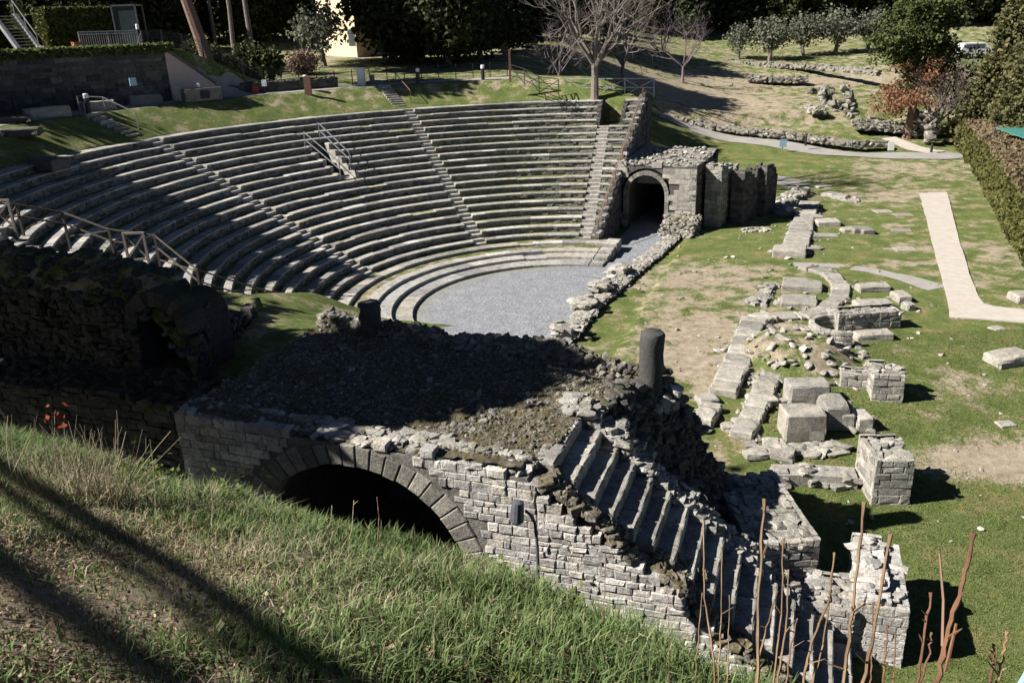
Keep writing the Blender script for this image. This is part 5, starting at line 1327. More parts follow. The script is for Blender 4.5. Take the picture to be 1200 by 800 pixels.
# retaining wall and terraces in the right background
for (pts, w, h, lb, m) in [([(17.39,91.12,3.00), (22.30,88.59,2.30), (28.21,84.58,1.70), (33.51,80.53,1.20), (36.73,80.35,1.10)], .8, .9, 'long low brown retaining wall behind the gravel road', 'rubble'),
                           ([(30.55,128.35,7.00), (33.83,121.88,6.80), (39.29,116.59,6.50), (43.40,110.77,6.20), (45.87,105.00,6.00)], 1.0, .9, 'long row of pale stones crossing the far terraces', 'farstone'),
                           ([(31.67,110.49,5.40), (33.70,109.25,5.40), (38.19,108.10,5.20)], 1.8, 1.0, 'grey rubble remains on the far terrace left of the dark bank', 'farstone'),
                           ([(35.78,86.48,2.20), (38.19,85.94,2.00), (40.31,84.79,1.80)], 2.0, 1.2, 'broken grey masonry at the foot of the reddish pine', 'farstone'),
                           ([(33.66,94.56,3.40), (33.78,90.91,3.20)], 1.6, .7, 'pile of grey slabs in the far hollow', 'smooth')]:
    rubble_line('rubble_wall', pts, w, h * .8, M['terrace'] if m == 'farstone' else M['terrace'] if m == 'rubble' else M[m], lb, n_per=26, rsz=(.1, .25), blocky=.85)
def archstub(p, h, lb, lean=0):
    mb = MB()
    for i in range(26): rock(mb, np.array(p) + (RN.uniform(-.45, .45) + lean * i / 26 * h, RN.uniform(-.4, .4), h * i / 26), (.42, .35, .3), blocky=.7)
    tag(mb.build('masonry_stub', M['terrace'], None, p), lb, 'wall stub')
archstub((36.03,95.60,3.40), 2.2, 'narrow broken pillar of masonry in the far hollow')
archstub((36.97,89.92,3.00), 3.0, 'taller leaning masonry stub in the far hollow', -.35)
archstub((36.05,92.81,3.20), 1.0, 'low stump of masonry between the two far pillars')
archstub((41.48,81.76,1.30), 2.6, 'dark masonry stub beside the end of the hedge')
archstub((41.28,84.06,1.60), 2.2, 'grey masonry stub left of the stub by the hedge')
mb = MB(); a, b = np.array((36.82,102.95,4.00)), np.array((39.57,102.90,4.00)); mb.bar(a + (0, 0, .4), b + (0, 0, .6), .7, .45)
for i in range(14): rock(mb, a + (b - a) * RN.rand() + (0, 0, .5), (.5, .4, .3))
tag(mb.build('fallen_lintel', M['darkstone'], None, tuple(a)), 'dark horizontal slab lying across the far hollow', 'stone')
# ------------------------------------------------------------ upper path, steps, fences
def gp(p): return (p[0], p[1], float(H(p[0], p[1])))
def pr(r, a): x, y, _ = pol(r, rad(a), 0); return gp((x, y))
pts = [pr(30.9, a) for a in np.linspace(172, 93, 30)]
strip('upper_path', pts, 2.3, .03, M['road'], 90)
def bank_steps(a0, a1, n, label):
    o = thing('garden_steps', label, 'steps', pr(28, a0))
    for i in range(n):
        t = (i + .5) / n; r = 26.9 + (29.3 - 26.9) * t; a = rad(a0 + (a1 - a0) * t); z = 7.85 + (9.34 - 7.85) * (i + 1) / n
        mb = MB(); c = pol(r, a, z - .3); block(mb, c, .14, .5, .16, a, .05); mb.build('step', M['smooth'], o)
    return o
s1 = bank_steps(155.2, 157, 7, 'short flight of stone steps through the grass at the left, below the metal handrail')
s2 = bank_steps(112.2, 113.2, 10, 'flight of pale stone steps up the grass to the white cabinet')
def rail(name, label, pts, h, rails=(1.,), m='steel', w=.05, posts=None, x=False, cat='handrail'):
    o = thing(name, label, cat, pts[0]); pts = [np.array(q, float) for q in pts]; up = np.array([0, 0, 1.])
    for q in pts if posts is None else [pts[i] for i in posts]:
        mb = MB(); mb.bar(q - up * .1, q + up * h, w); mb.build('post', M[m], o)
    for k in rails:
        mb = MB()
        for a, b in zip(pts[:-1], pts[1:]): mb.bar(a + up * h * k, b + up * h * k, w, w * .8)
        mb.build('rail', M[m], o)
    if x:
        mb = MB()
        for a, b in zip(pts[:-1], pts[1:]): mb.bar(a + up * h * .08, b + up * h * .95, w * .7); mb.bar(b + up * h * .08, a + up * h * .95, w * .7)
        mb.build('cross_brace', M[m], o)
    return o
rail('handrail', 'galvanised handrail slanting down beside the left grass steps', [pr(30.6, 156.0), pr(29.2, 154.8), pr(27.4, 153.6)], 1.0, (1.,), 'steel', .06)
rail('handrail', 'thin dark handrail on the right of the steps below the white cabinet', [pr(29.4, 111.2), pr(27.2, 110.2)], .9, (1.,), 'rust', .05)
k4 = lambda k, a, dz=0: pol(Rk(k) - .05, rad(a), Zk(k) + dz)
rail('handrail', 'left hand metal handrail running down to the small doorway in the seats', [k4(5, 133.9), k4(9, 132.7, -.2)], 1.05, (1., .55), 'steel', .06)
rail('handrail', 'right hand metal handrail running down to the small doorway in the seats', [k4(4, 129.9), k4(8, 129.0, -.2)], 1.05, (1., .55), 'steel', .06)
rail('handrail', 'long thin handrail down the right hand edge of the seating', [Pn(-.85, tR(Rk(k)) + .3, Zk(k)) for k in (1, 4, 7, 10, 13, 16, 19)], .85, (1.,), 'rust', .05)
rp = [np.array((5.01,68.12,7.95)), np.array((7.18,66.88,7.90)), np.array((9.36,65.82,7.90)), np.array((11.62,66.02,7.80))]
rail('railing', 'dark metal railing with crossed bars along the top right end of the seating', rp, 1.3, (1., .5), 'steel', .08, x=True, cat='railing')
# long fence behind the path
fpts = [pr(32.6, a) for a in np.linspace(176, 93.5, 34)]
o = thing('path_fence', 'long thin wire fence with dark posts behind the upper path', 'fence', fpts[16])
for q in fpts:
    mb = MB(); q = np.array(q); mb.bar(q, q + (0, 0, 1.15), .07); mb.build('post', M['darkmetal'], o)
mb = MB()
for a, b in zip(fpts[:-1], fpts[1:]):
    for h in (.2, .4, .6, .8, 1.0, 1.12): mb.bar(np.array(a) + (0, 0, h), np.array(b) + (0, 0, h), .018)
    for t in np.linspace(0, 1, 12): c = np.array(a) * (1 - t) + np.array(b) * t; mb.bar(c + (0, 0, .1), c + (0, 0, 1.12), .012)
mb.build('wire_mesh', M['darkmetal'], o)
q = np.array((0.65,66.65,9.30)); tp = thing('fence_post', 'tall dark post at the corner where the upper fence turns downhill', 'post', q); mb = MB(); mb.bar(q, q + (0, 0, 2.3), .16); mb.build('post', M['rust'], tp)
sl_ = [q, np.array((1.73,65.81,9.00)), np.array((2.73,63.63,8.50)), np.array((4.36,66.48,8.10))]
rail('fence', 'dark fence stepping downhill from the tall corner post', sl_, 1.2, (1., .66, .33), 'darkmetal', .06, x=True, cat='fence')
for p, lb in [(pr(29.75, 156.2), 'bollard lamp beside the handrail of the left grass steps'), (pr(29.75, 140.4), 'bollard lamp on the path edge below the pink wall end'), (pr(29.8, 124.6), 'bollard lamp on the path edge left of the white cabinet'), (pr(29.8, 107.6), 'bollard lamp on the grass edge right of the white cabinet'), (pr(29.9, 97.6), 'bollard lamp on the path edge nearest the tall corner post')]: bollard(p, lb, 1.15, .3)
# white cabinet
p = gp((-10.98,67.94,9.40)); cb = thing('utility_cabinet', 'white utility cabinet beside the top of the stone steps', 'cabinet', p); mb = MB(); mb.abox(p[0] - .3, p[0] + .3, p[1] - .2, p[1] + .2, p[2], p[2] + 1.25); mb.build('body', M['white'], cb)
mb = MB(); mb.abox(p[0] - .34, p[0] + .34, p[1] - .24, p[1] + .24, p[2] + 1.25, p[2] + 1.32); mb.build('lid', M['white'], cb)
mb = MB(); mb.abox(p[0] - .26, p[0] + .26, p[1] - .215, p[1] - .2, p[2] + .1, p[2] + 1.2); mb.build('door', M['white'], cb)
p = gp((-10.35,69.63,9.40)); cb = thing('meter_box', 'small grey meter box on a stone just right of the white cabinet', 'box', p); mb = MB(); mb.abox(p[0] - .16, p[0] + .16, p[1] - .12, p[1] + .12, p[2] + .05, p[2] + .65); mb.build('body', M['steel'], cb); mb = MB(); block(mb, (p[0] + .3, p[1], p[2] - .05), .5, .3, .12, 0, .1); mb.build('plinth', M['smooth'], cb)
# terrace wall
tw = thing('terrace_wall', 'tall stone retaining wall in shade behind the upper path, grass growing on its top', 'wall', (*((TW1 + TW2) / 2), 9.3))
ftw = lambda s, z, out: (TW1[0] + TWd[0] * s - TWn[0] * out, TW1[1] + TWd[1] * s - TWn[1] * out, z)
LW = np.linalg.norm(TW2 - TW1)
mb = MB(); lay(mb, ftw, -6, LW - 1.2, lambda s: 8.9, lambda s: 12.7 + .1 * math.sin(s), (.25, .4), (.4, .9), .04, .5); mb.build('masonry', M['darkstone'], tw)
mb = MB(); mb.box((*((TW1 + TW2) / 2 - TWd * 3.6 + TWn * .3), 10.7), (*(TWd * (LW / 2 + 2.3)), 0), (*(TWn * .28), 0), (0, 0, 1.92)); mb.build('core', M['mortar'], tw)
tri = [(LW - 1.2, 12.7), (LW - 1.2, 9.0), (LW + 2.0, 9.0), (LW + 2.0, 10.2)]
mb = MB(); V = [ftw(s, z, .05) for s, z in tri] + [ftw(s, z, -.4) for s, z in tri]; mb.add(V, [(0, 1, 2, 3), (7, 6, 5, 4), (0, 4, 5, 1), (1, 5, 6, 2), (2, 6, 7, 3), (3, 7, 4, 0)], .5); mb.build('sloping_end', M['plaster'], tw)
mb = MB(); mb.bar(np.array(ftw(LW - 1.3, 12.78, -.1)), np.array(ftw(LW + 2.1, 10.26, -.1)), .55, .14); mb.build('coping', M['greymetal'], tw)
tf_ = MB(); n = 5000; s = RN.uniform(-8, LW - .5, n); w = np.abs(RN.randn(n)) * .5; P = np.stack([TW1[0] + TWd[0] * s + TWn[0] * (w - .2), TW1[1] + TWd[1] * s + TWn[1] * (w - .2), 12.75 + RN.rand(n) * .25 - .25 * (w < .12)], 1); leaves(tf_, P, .22); tag(tf_.build('overhanging_grass', M['lawn']), 'grass hanging over the top of the terrace wall', 'grass', kind='stuff')
def up_block(u_, hx, hy, hz, lb, m='farstone'): return blk(gp(u_), hx, hy, hz, math.atan2(TWd[1], TWd[0]), lb, m)
up_block((-26.30,49.70,9.20), 1.2, .4, .55, 'long low stone bench block in shade before the terrace wall, leftmost')
up_block((-24.95,53.19,9.25), 1.0, .4, .55, 'lit topped stone block before the terrace wall behind the handrail')
up_block((-23.79,57.43,9.30), 1.1, .45, .55, 'rounded long stone block before the terrace wall, rightmost of three')
p = gp((-20.35,58.52,9.30)); pd = thing('stone_pedestal', 'pale stone counter with a dark hatch under the pink sloping wall end', 'pedestal', p); mb = MB(); block(mb, p, 1.3, .4, .42, math.atan2(TWd[1], TWd[0]), .03); mb.build('body', M['smooth'], pd)
mb = MB(); mb.box((p[0] + .1, p[1] - .42, p[2] + .42), (.55, .2, 0), (-.02, .04, 0), (0, 0, .25)); mb.build('hatch', M['darkmetal'], pd)
masonry('path_wall', gp((-20.29,62.21,9.35)), gp((-12.75,67.00,9.40)), .5, .75, 'low dark stone wall behind the fence, right of the pale counter', 'darkstone', ch=(.2, .3))
def panel(u_, w, h, m, lb, z=.4):
    p = gp(u_); o = thing('info_panel', lb, 'panel', p); mb = MB(); mb.bar(p, (p[0], p[1], p[2] + z), .08); mb.build('post', M['darkmetal'], o); mb = MB(); mb.abox(p[0] - w / 2, p[0] + w / 2, p[1] - .06, p[1] - .02, p[2] + z, p[2] + z + h); mb.build('board', M[m], o)
panel((-21.65,57.84,9.35), .55, 1.0, 'steel', 'grey blue upright panel at the foot of the terrace wall', .1)
panel((-17.29,63.23,9.40), .35, .45, 'white', 'small white notice hanging on the dark fence', .5)
panel((-17.83,62.69,9.40), .45, .35, 'red', 'small red notice low on the dark fence', .15)
q = np.array((-21.86,51.56,11.00)) - np.array([*TWn, 0]) * .1; mb = MB(); mb.box(q, np.array([*TWd, 0]) * .2, np.array([*TWn, 0]) * .03, (0, 0, .22)); tag(mb.build('wall_plate', M['blue'], None, tuple(q)), 'pale blue plate fixed on the shaded terrace wall', 'plate')
q = gp((-14.18,63.28,9.40)); gpst = thing('gate_post', 'rusty square gate post beside a bollard lamp on the upper path', 'post', q); mb = MB(); mb.abox(q[0] - .25, q[0] + .25, q[1] - .1, q[1] + .1, q[2], q[2] + 1.3); mb.build('post', M['rust'], gpst)
# terrace furniture: hedges, stair, glass booth, railing, pot
def box_hedge(c, hx, hy, h, az, lb):
    c = gp(c); o = thing('box_hedge', lb, 'hedge', c); n = 6000; P = RN.uniform(-1, 1, (n, 3)); k = RN.randint(0, 3, n)
    for i in range(n):
        if k[i] == 0: P[i, 0] = np.sign(P[i, 0]) * RN.uniform(.93, 1)
        elif k[i] == 1: P[i, 1] = -RN.uniform(.9, 1)
        else: P[i, 2] = RN.uniform(.93, 1)
    ca, sa = math.cos(az), math.sin(az); X = P[:, 0] * hx; Y_ = P[:, 1] * hy
    Q = np.stack([c[0] + X * ca - Y_ * sa, c[1] + X * sa + Y_ * ca, c[2] + (P[:, 2] * .5 + .5) * h], 1); mb = MB(); leaves(mb, Q, .2); mb.build('foliage', M['hedge'], o)
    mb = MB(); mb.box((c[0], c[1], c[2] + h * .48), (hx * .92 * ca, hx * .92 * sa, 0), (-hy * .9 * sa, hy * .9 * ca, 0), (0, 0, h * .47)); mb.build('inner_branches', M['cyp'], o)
a_ = math.atan2(TWd[1], TWd[0])
box_hedge((-29.45,62.00,12.71), 2.3, 1.2, 2.6, a_, 'tall box hedge behind the terrace railing')
box_hedge((-33.04,64.00,12.79), 1.3, 1.0, 2.2, a_, 'lower box hedge between the white stair and the tall box hedge')
box_hedge((-35.18,63.00,12.89), 1.6, .9, 1.3, a_, 'low box hedge at the far left edge below the white stair')
box_hedge((-25.55,74.00,12.23), 6, 1., 1.6, a_, 'long dark hedge behind the leaning pine')
p = gp((-25.70,62.00,12.57)); gb = thing('glass_booth', 'dark glazed booth at the end of the terrace hedge', 'booth', p)
mb = MB()
for x_, y_ in ((-.8, -.6), (.8, -.6), (-.8, .6), (.8, .6)): mb.bar((p[0] + x_, p[1] + y_, p[2]), (p[0] + x_, p[1] + y_, p[2] + 2.7), .1)
for z in (.05, 2.7): mb.abox(p[0] - .85, p[0] + .85, p[1] - .65, p[1] + .65, p[2] + z - .05, p[2] + z + .05)
mb.build('frame', M['greymetal'], gb); mb = MB(); mb.abox(p[0] - .75, p[0] + .75, p[1] - .6, p[1] - .57, p[2] + .12, p[2] + 2.6); mb.abox(p[0] - .8, p[0] - .77, p[1] - .5, p[1] + .5, p[2] + .12, p[2] + 2.6); mb.build('pane', M['glass'], gb)
tr = [gp((-27.97,59.00,12.74)), gp((-26.49,60.00,12.65)), gp((-24.82,61.00,12.57))]
rail('terrace_railing', 'pale metal railing on the terrace above the shaded wall', tr, 1.1, (1., .85, .1), 'steel', .07, cat='railing')
o = bpy.data.objects['terrace_railing']; mb = MB()
for a, b in zip(tr[:-1], tr[1:]):
    for t in np.linspace(0, 1, 14): c = np.array(a) * (1 - t) + np.array(b) * t; mb.bar(c, c + (0, 0, 1.1), .03)
mb.build('balusters', M['steel'], o)
p = gp((-24.61,60.50,12.57)); bd_ = bollard(p, 'tall lamp post at the right end of the terrace railing', 1.5, .2)
p = gp((-28.01,58.50,12.75)); pt = thing('flower_pot', 'square terracotta pot left of the terrace railing', 'pot', p); mb = MB(); mb.tube([p, (p[0], p[1], p[2] + .45), (p[0], p[1], p[2] + .5)], [.25, .33, .35], 4); mb.build('body', M['terracotta'], pt); mb = MB(); mb.abox(p[0] - .2, p[0] + .2, p[1] - .2, p[1] + .2, p[2] + .38, p[2] + .47); mb.build('soil', M['darkstone'], pt)
p = gp((-30.00,58.00,12.84)); blk(p, .22, .2, .3, 0, 'small white stone on the terrace edge beside the stair', 'smooth')
a = np.array(gp((-31.26,60.00,12.83))); b = a + (-2.0, 1.6, 2.3); ws = thing('white_stair', 'white edged stair with a steel handrail climbing to the left above the terrace', 'stair', a)
mb = MB(); mb.bar(a + (0, 0, .1), b, .25, .3); mb.bar(a + (-1.2, -.4, .1), b + (-1.2, -.4, 0), .25, .3); mb.build('stringer', M['steel'], ws)
mb = MB()
for i in range(11): t = (i + .5) / 11; c = a * (1 - t) + b * t + (-.6, -.2, .05); mb.box(c, (.6, .2, 0), (-.05, .14, 0), (0, 0, .03))
mb.build('treads', M['smooth'], ws)
mb = MB(); up = np.array([0, 0, 1.0]); mb.bar(a + up, b + up, .06); mb.bar(b + up, b + up + (-3, -.2, 0), .06)
for t in (0, .5, 1): mb.bar(a * (1 - t) + b * t, a * (1 - t) + b * t + up, .05)
mb.build('stair_rail', M['steel'], ws)
# old masonry at the left of the shaded grass
for u_, lb in [((-27.41,47.39,8.00), 'flat stones in the shaded grass at the far left, uppermost'), ((-25.66,44.99,7.90), 'flat stones in the shaded grass at the far left, lowest')]: blk(gp(u_), 1.2, .6, .3, .3, lb, 'darkstone', extra=8)
blk((-22.50,41.59,7.60), 1.0, .5, .45, 2.6, 'squared dark platform block breaking the top row at the left', 'darkstone')
# timber fence over the broken row ends
def tf(uv, top): return uv
fw = [(-19.55,31.57,6.60), (-19.12,32.34,6.40), (-17.79,33.03,5.90), (-15.93,32.71,5.20), (-14.12,32.62,4.90), (-12.29,31.61,3.70), (-10.54,33.09,2.40), (-8.63,33.83,1.60), (-7.35,34.41,1.10), (-6.64,34.65,0.70)]
wf = thing('wooden_fence', 'weathered wooden fence crossing the broken left ends of the rows down to the column stump', 'fence', fw[4])
for q in fw:
    q = np.array(q); mb = MB(); mb.bar(q - (0, 0, .6), q + (0, 0, 1.12), .085); mb.build('post', M['wood'], wf)
for h in (1.1, .62):
    mb = MB()
    for a, b in zip(fw[:-1], fw[1:]): mb.bar(np.array(a) + (0, 0, h), np.array(b) + (0, 0, h), .045, .06)
    mb.build('rail', M['wood'], wf)
mb = MB()
for a, b in zip(fw[:-1], fw[1:]): mb.bar(np.array(a) + (0, 0, .1), np.array(b) + (0, 0, 1.05), .03, .04)
mb.build('diagonal', M['wood'], wf)
for u_, w, lb in [((-19.40,31.54,6.60), .95, 'pale wooden gate panel at the left edge of the wooden fence'), ((-14.95,32.62,4.90), .8, 'pale framed wooden gate panel in the middle of the wooden fence')]:
    p = np.array(u_); o = thing('wooden_gate', lb, 'gate', p); mb = MB()
    for x_ in (-w / 2, w / 2): mb.bar(p + (x_, 0, -.3), p + (x_, 0, 1.25), .09)
    for z in (.15, 1.22): mb.bar(p + (-w / 2, 0, z), p + (w / 2, 0, z), .08)
    mb.build('frame', M['palewood'], o); mb = MB(); mb.bar(p + (-w / 2, -.01, .2), p + (w / 2, -.01, 1.15), .06); mb.bar(p + (-w / 2, .01, 1.15), p + (w / 2, .01, .2), .06); mb.build('cross_brace', M['palewood'], o)
# ------------------------------------------------------------ trees
def mktree(kind):
    tr_ = MB()
    if kind == 'oak':
        return round_crown(3.6, 3.6, 4.4, 5.0, 210, 70, .3, .55, .45), trunk_mb(6, .28), 'oak', 'bark'
    if kind == 'oak2':
        m = MB(); P = np.concatenate([clumps(70, 66, ell(2.6, 2.6, 3., 3.2), .5), clumps(80, 66, ell(3., 3., 3., 6.8), .5), clumps(40, 60, ell(2, 2, 2, 9.6), .45)]); leaves(m, P, .3); return m, trunk_mb(8, .26), 'oak', 'bark'
    if kind == 'cyp': return cone_crown(1.5, 13, .3, 170, 40, .3, .34, .55), trunk_mb(6, .2, limbs=0), 'cyp', 'bark'
    if kind == 'olive': return round_crown(2.1, 2.1, 1.6, 2.7, 64, 24, .2, .42, .3), trunk_mb(2.4, .2, (.1, 0), 5, 1.6), 'olive', 'bark'
    if kind == 'cedar': return cone_crown(5.0, 15, .8, 420, 70, .24, .45, .75), trunk_mb(13, .35, limbs=8, cr=3.5), 'cedar', 'bark'
    if kind == 'bush': return round_crown(1.5, 1.5, 1.2, 1.0, 70, 34, .2, .28, .6), trunk_mb(.8, .1, limbs=2, cr=.6), 'bush', 'bark'
KL = {'oak': ('evergreen_tree', 'tree'), 'oak2': ('evergreen_tree', 'tree'), 'cyp': ('cypress_tree', 'cypress'), 'olive': ('olive_tree', 'olive tree'), 'cedar': ('conifer_tree', 'conifer'), 'bush': ('round_bush', 'bush')}
PROTO = {}
def plant(kind, p, s, label, sz=None, group=None):
    nm, cat = KL[kind]
    if kind not in PROTO:
        c, t, cm, tm = mktree(kind); PROTO[kind] = tree_proto(nm, label, cat, group, c, t, M[cm], M[tm]); r = PROTO[kind]; r.scale = (s, s, sz or s); r.location = p; r.rotation_euler = (0, 0, RN.uniform(0, 6)); r['group'] = group or 'trees and bushes'
        return r
    return copy_tree(PROTO[kind], p, RN.uniform(0, 6), s, label, sz)
GL = 'dark evergreen trees closing the view behind the upper path'
def lab(base, i): return base
rows = [(140,78,'oak2'),(250,112,'oak2'),(322,110,'oak2'),(345,112,'oak'),(225,108,'oak'),(185,82,'oak'),(458,82,'oak'),(490,86,'oak2'),(525,80,'oak'),(562,86,'oak'),(590,92,'oak2'),(625,96,'oak'),(455,100,'oak2'),(520,104,'oak2'),(575,108,'oak2'),(660,112,'oak2'),(700,118,'oak'),(80,80,'oak'),(20,82,'oak2'),(290,105,'oak2'),(200,100,'oak2'),(130,98,'oak'),(60,100,'oak2'),(-10,90,'oak2'),(400,128,'oak2')]
plc = {140: 'behind the tall box hedge', 185: 'right of the glass booth', 322: 'far behind the round bushes', 225: 'far behind the long dark hedge', 345: 'far back left of the ochre house', 458: 'immediately right of the ochre house', 490: 'second to the right of the ochre house', 525: 'above the steps to the white cabinet', 562: 'left of the tall corner post', 590: 'behind the tall corner post', 625: 'left of the big bare tree', 455: 'in the second rank right of the ochre house', 520: 'in the second rank above the bollard lamps', 575: 'in the second rank behind the corner post', 660: 'far behind the big bare tree', 700: 'far right behind the big bare tree', 80: 'behind the lower box hedge', 20: 'behind the white stair', 250: 'far behind the leaning pine', 290: 'far back among the slim trunks', 200: 'far back right of the glass booth', 130: 'far back above the tall box hedge', 60: 'far back above the white stair', -10: 'at the extreme left edge', 400: 'directly behind the ochre house'}
UY = {}
POSN = {140: (-33.68,78.00,12.42), 185: (-31.86,82.00,12.25), 322: (-28.64,110.00,11.35), 458: (-10.17,84.00,11.39), 490: (-8.08,86.00,11.26), 525: (-4.80,80.00,11.30), 562: (-2.07,86.00,11.04), 590: (0.29,92.00,10.78), 625: (3.57,96.00,10.55), 455: (-12.79,100.00,11.05), 520: (-6.74,104.00,10.71), 575: (-1.23,108.00,10.40), 660: (7.99,112.00,9.95), 700: (13.02,118.00,9.60), 80: (-39.15,80.00,12.57), 20: (-44.85,82.00,12.72), 250: (-36.51,112.00,11.59), 345: (-25.94,114.00,11.14), 225: (-37.81,108.00,11.75), 290: (-30.18,105.00,11.55), 200: (-37.41,100.00,11.95), 130: (-43.26,98.00,12.22), 60: (-50.86,100.00,12.45), -10: (-51.81,90.00,12.76), 400: (-23.19,128.00,10.65)}
for u_, yy, kd in rows:
    plant(kd, gp(POSN[u_]), RN.uniform(.85, 1.2), 'dense dark evergreen tree ' + plc[u_], group=GL)
# right-hand wood edge: cypresses and dark trees above the olives
CYP = [(25.27,150.00,11.01), (30.04,152.00,10.81), (31.97,146.00,10.80), (37.12,152.00,10.56), (40.47,148.00,10.47), (45.41,153.00,10.24), (46.92,147.00,10.24), (51.92,152.00,10.01), (52.72,146.00,10.04), (57.68,150.00,9.82), (62.53,154.00,9.61), (63.13,147.00,9.65), (68.55,152.00,9.41), (70.36,148.00,9.38), (76.48,153.00,9.11), (77.75,148.00,9.11), (83.43,152.00,8.86), (84.87,148.00,8.85), (90.89,152.00,8.59)]
for i, p in enumerate(CYP):
    o = plant('cyp' if i % 3 else 'oak2', gp(p), RN.uniform(1.2, 1.7), 'dark tree of the far wood edge, %s' % ['at its left end behind the grey bare trees', 'second from its left end', 'over the pale stones', 'above the first olive', 'between the first two olives', 'above the second olive', 'behind the gap after the second olive', 'above the middle olive', 'right of the middle olive', 'above the fourth olive', 'above the last olive', 'left of the reddish pine top', 'right behind the reddish pine', 'right of the reddish pine top', 'left of the white vehicle', 'behind the white vehicle', 'left of the big conifer', 'behind the big conifer', 'at the right edge of the picture'][i], group='dark trees of the far wood edge')
for p, lb in [((34.36,126.00,8.36), 'grey green olive tree farthest left on the far terrace'), ((38.20,124.00,8.28), 'second olive tree from the left on the far terrace'), ((43.98,127.00,7.97), 'middle olive tree with a visible trunk on the far terrace'), ((49.11,128.00,7.75), 'fourth olive tree, low and dark, on the far terrace'), ((54.32,129.00,7.53), 'last olive tree, nearest the reddish pine'), ((-16.62,82.00,11.53), 'pale olive tree in front of the ochre house')]:
    plant('olive', gp(p), RN.uniform(.95, 1.5), lb, group='olive trees on the far terrace')
plant('cedar', (*(47.78,80.00,3.26)[:2], float(H(*(47.78,80.00,3.26)[:2]))), 1.0, 'big bushy conifer behind the hedge at the right edge')
plant('cedar', gp((47.43,74.00,3.90)), .95, 'conifer partly cut off by the right edge behind the hedge')
plant('bush', gp((-23.19,68.00,11.69)), .95, 'round clipped bush just left of the leaning pine', group='round bushes on the upper lawn')
plant('bush', gp((-19.54,70.00,11.48)), 1.25, 'largest round bush right of the leaning pine', group='round bushes on the upper lawn')
b_ = round_crown(1.3, 1.3, 1.0, .9, 60, 30, .16, .28, .6); b_ = tree_proto('brown_bush', 'brownish bare round bush left of the ochre house', 'bush', None, b_, trunk_mb(.8, .08, limbs=2, cr=.5), M['brownbush'], M['bark'], gp((-17.24,76.00,11.17)))
# leaning pine and slim trunks
def tall_trunk(p, lean, h, r, m, label, cm='oak', name='tall_tree', crown_r=3.):
    o = thing(name, label, 'tree', p); t_ = MB(); top = np.array([lean[0] * h, lean[1] * h, h])
    t_.tube([np.array([0, 0, -.4]) + p, np.array(p) + top * .03] + [np.array(p) + top * t + (RN.randn() * .04 * r * 4, 0, 0) for t in (.2, .4, .6, .8, 1)], [r * 1.5, r * 1.15, r, r * .92, r * .85, r * .7, r * .5], 9)
    for i in range(6): branch(t_, np.array(p) + top * RN.uniform(.62, .98), (RN.randn(), RN.randn(), .4), 2.2, r * .3, 1, 2)
    t_.build('trunk', m, o); c = MB(); leaves(c, clumps(120, 40, ell(crown_r, crown_r, 2.3, 0), .55) + np.array(p) + top * 1.03, .4); c.build('crown', M[cm], o); return o
tall_trunk(gp((-21.93,66.00,11.35)), (-.24, .05), 12, .42, M['pinebark'], 'leaning pine with a thick dark reddish trunk above the upper lawn', 'pine')
tall_trunk(gp((-22.94,76.00,12.08)), (0, 0), 13, .2, M['palebark'], 'slim pale trunk right of the leaning pine')
tall_trunk(gp((-22.48,80.00,12.32)), (-.02, 0), 13, .24, M['palebark'], 'second slim pale trunk, straight, right of the leaning pine')
tall_trunk(gp((-26.98,84.00,12.01)), (-.03, 0), 13, .18, M['bark'], 'slim dark trunk seen between the pine and the pale trunks')
tall_trunk(gp((-36.93,100.00,11.93)), (0, 0), 13, .2, M['bark'], 'slim dark trunk left of the leaning pine')
# big bare tree
def bare(p, h, r, d0, label, m, depth=4, seed=3, kids=3, first=.22, n_main=5, tw=.9):
    global RN
    keep = RN; RN = np.random.RandomState(seed); o = thing('bare_tree', label, 'tree', p); t_ = MB(); q = np.array(p, float); hh = h * first
    t_.tube([q - (0, 0, .4), q + (0, 0, .3), q + (.02 * h * .1, 0, hh * .6), q + (.0, 0, hh)], [r * 1.5, r * 1.1, r * .95, r * .9], 9, cap=False)
    b_ = MB(); 
    for i in range(n_main):
        a = 2 * PI * i / n_main + RN.uniform(-.4, .4); branch(b_, q + (0, 0, hh * RN.uniform(.85, 1)), (math.cos(a) * tw, math.sin(a) * tw, RN.uniform(.7, 1.3)), h * .36, r * .62, depth, kids, .25, .3, None, .62, 5)
    branch(b_, q + (0, 0, hh), (.1, 0, 1), h * .42, r * .7, depth, kids, .3, .25, None, .6, 5)
    t_.build('trunk', m, o); b_.build('branches', m, o); RN = keep; return o
bare(gp((7.05,65.65,8.00)), 12, .28, 0, 'big bare tree with a pale trunk behind the top right railing', M['palebark'], 4, 3, 4)
bare(gp((12.85,92.00,9.47)), 10, .2, 0, 'bare tree with fine branches behind the big bare tree', M['greytwig'], 4, 8)
bare(gp((5.02,76.00,9.29)), 6, .14, 0, 'low bare spreading tree in the shade left of the big bare tree', M['greytwig'], 4, 9, 3, .15)
bare(gp((22.17,106.00,9.10)), 8.5, .17, 0, 'grey bare tree standing on the far bank left of the olives', M['greytwig'], 4, 12)
bare(gp((20.59,112.00,8.45)), 7, .15, 0, 'second grey bare tree on the far bank, smaller', M['greytwig'], 4, 14)
bare(gp((42.36,83.00,2.34)), 8, .18, 0, 'bare purplish tree between the reddish pine and the hedge', M['twig'], 4, 21, 4, .2, 6)
bare(gp((47.12,90.00,1.37)), 7, .15, 0, 'second bare purplish tree, behind the first, by the hedge', M['twig'], 4, 23, 4, .2, 6)
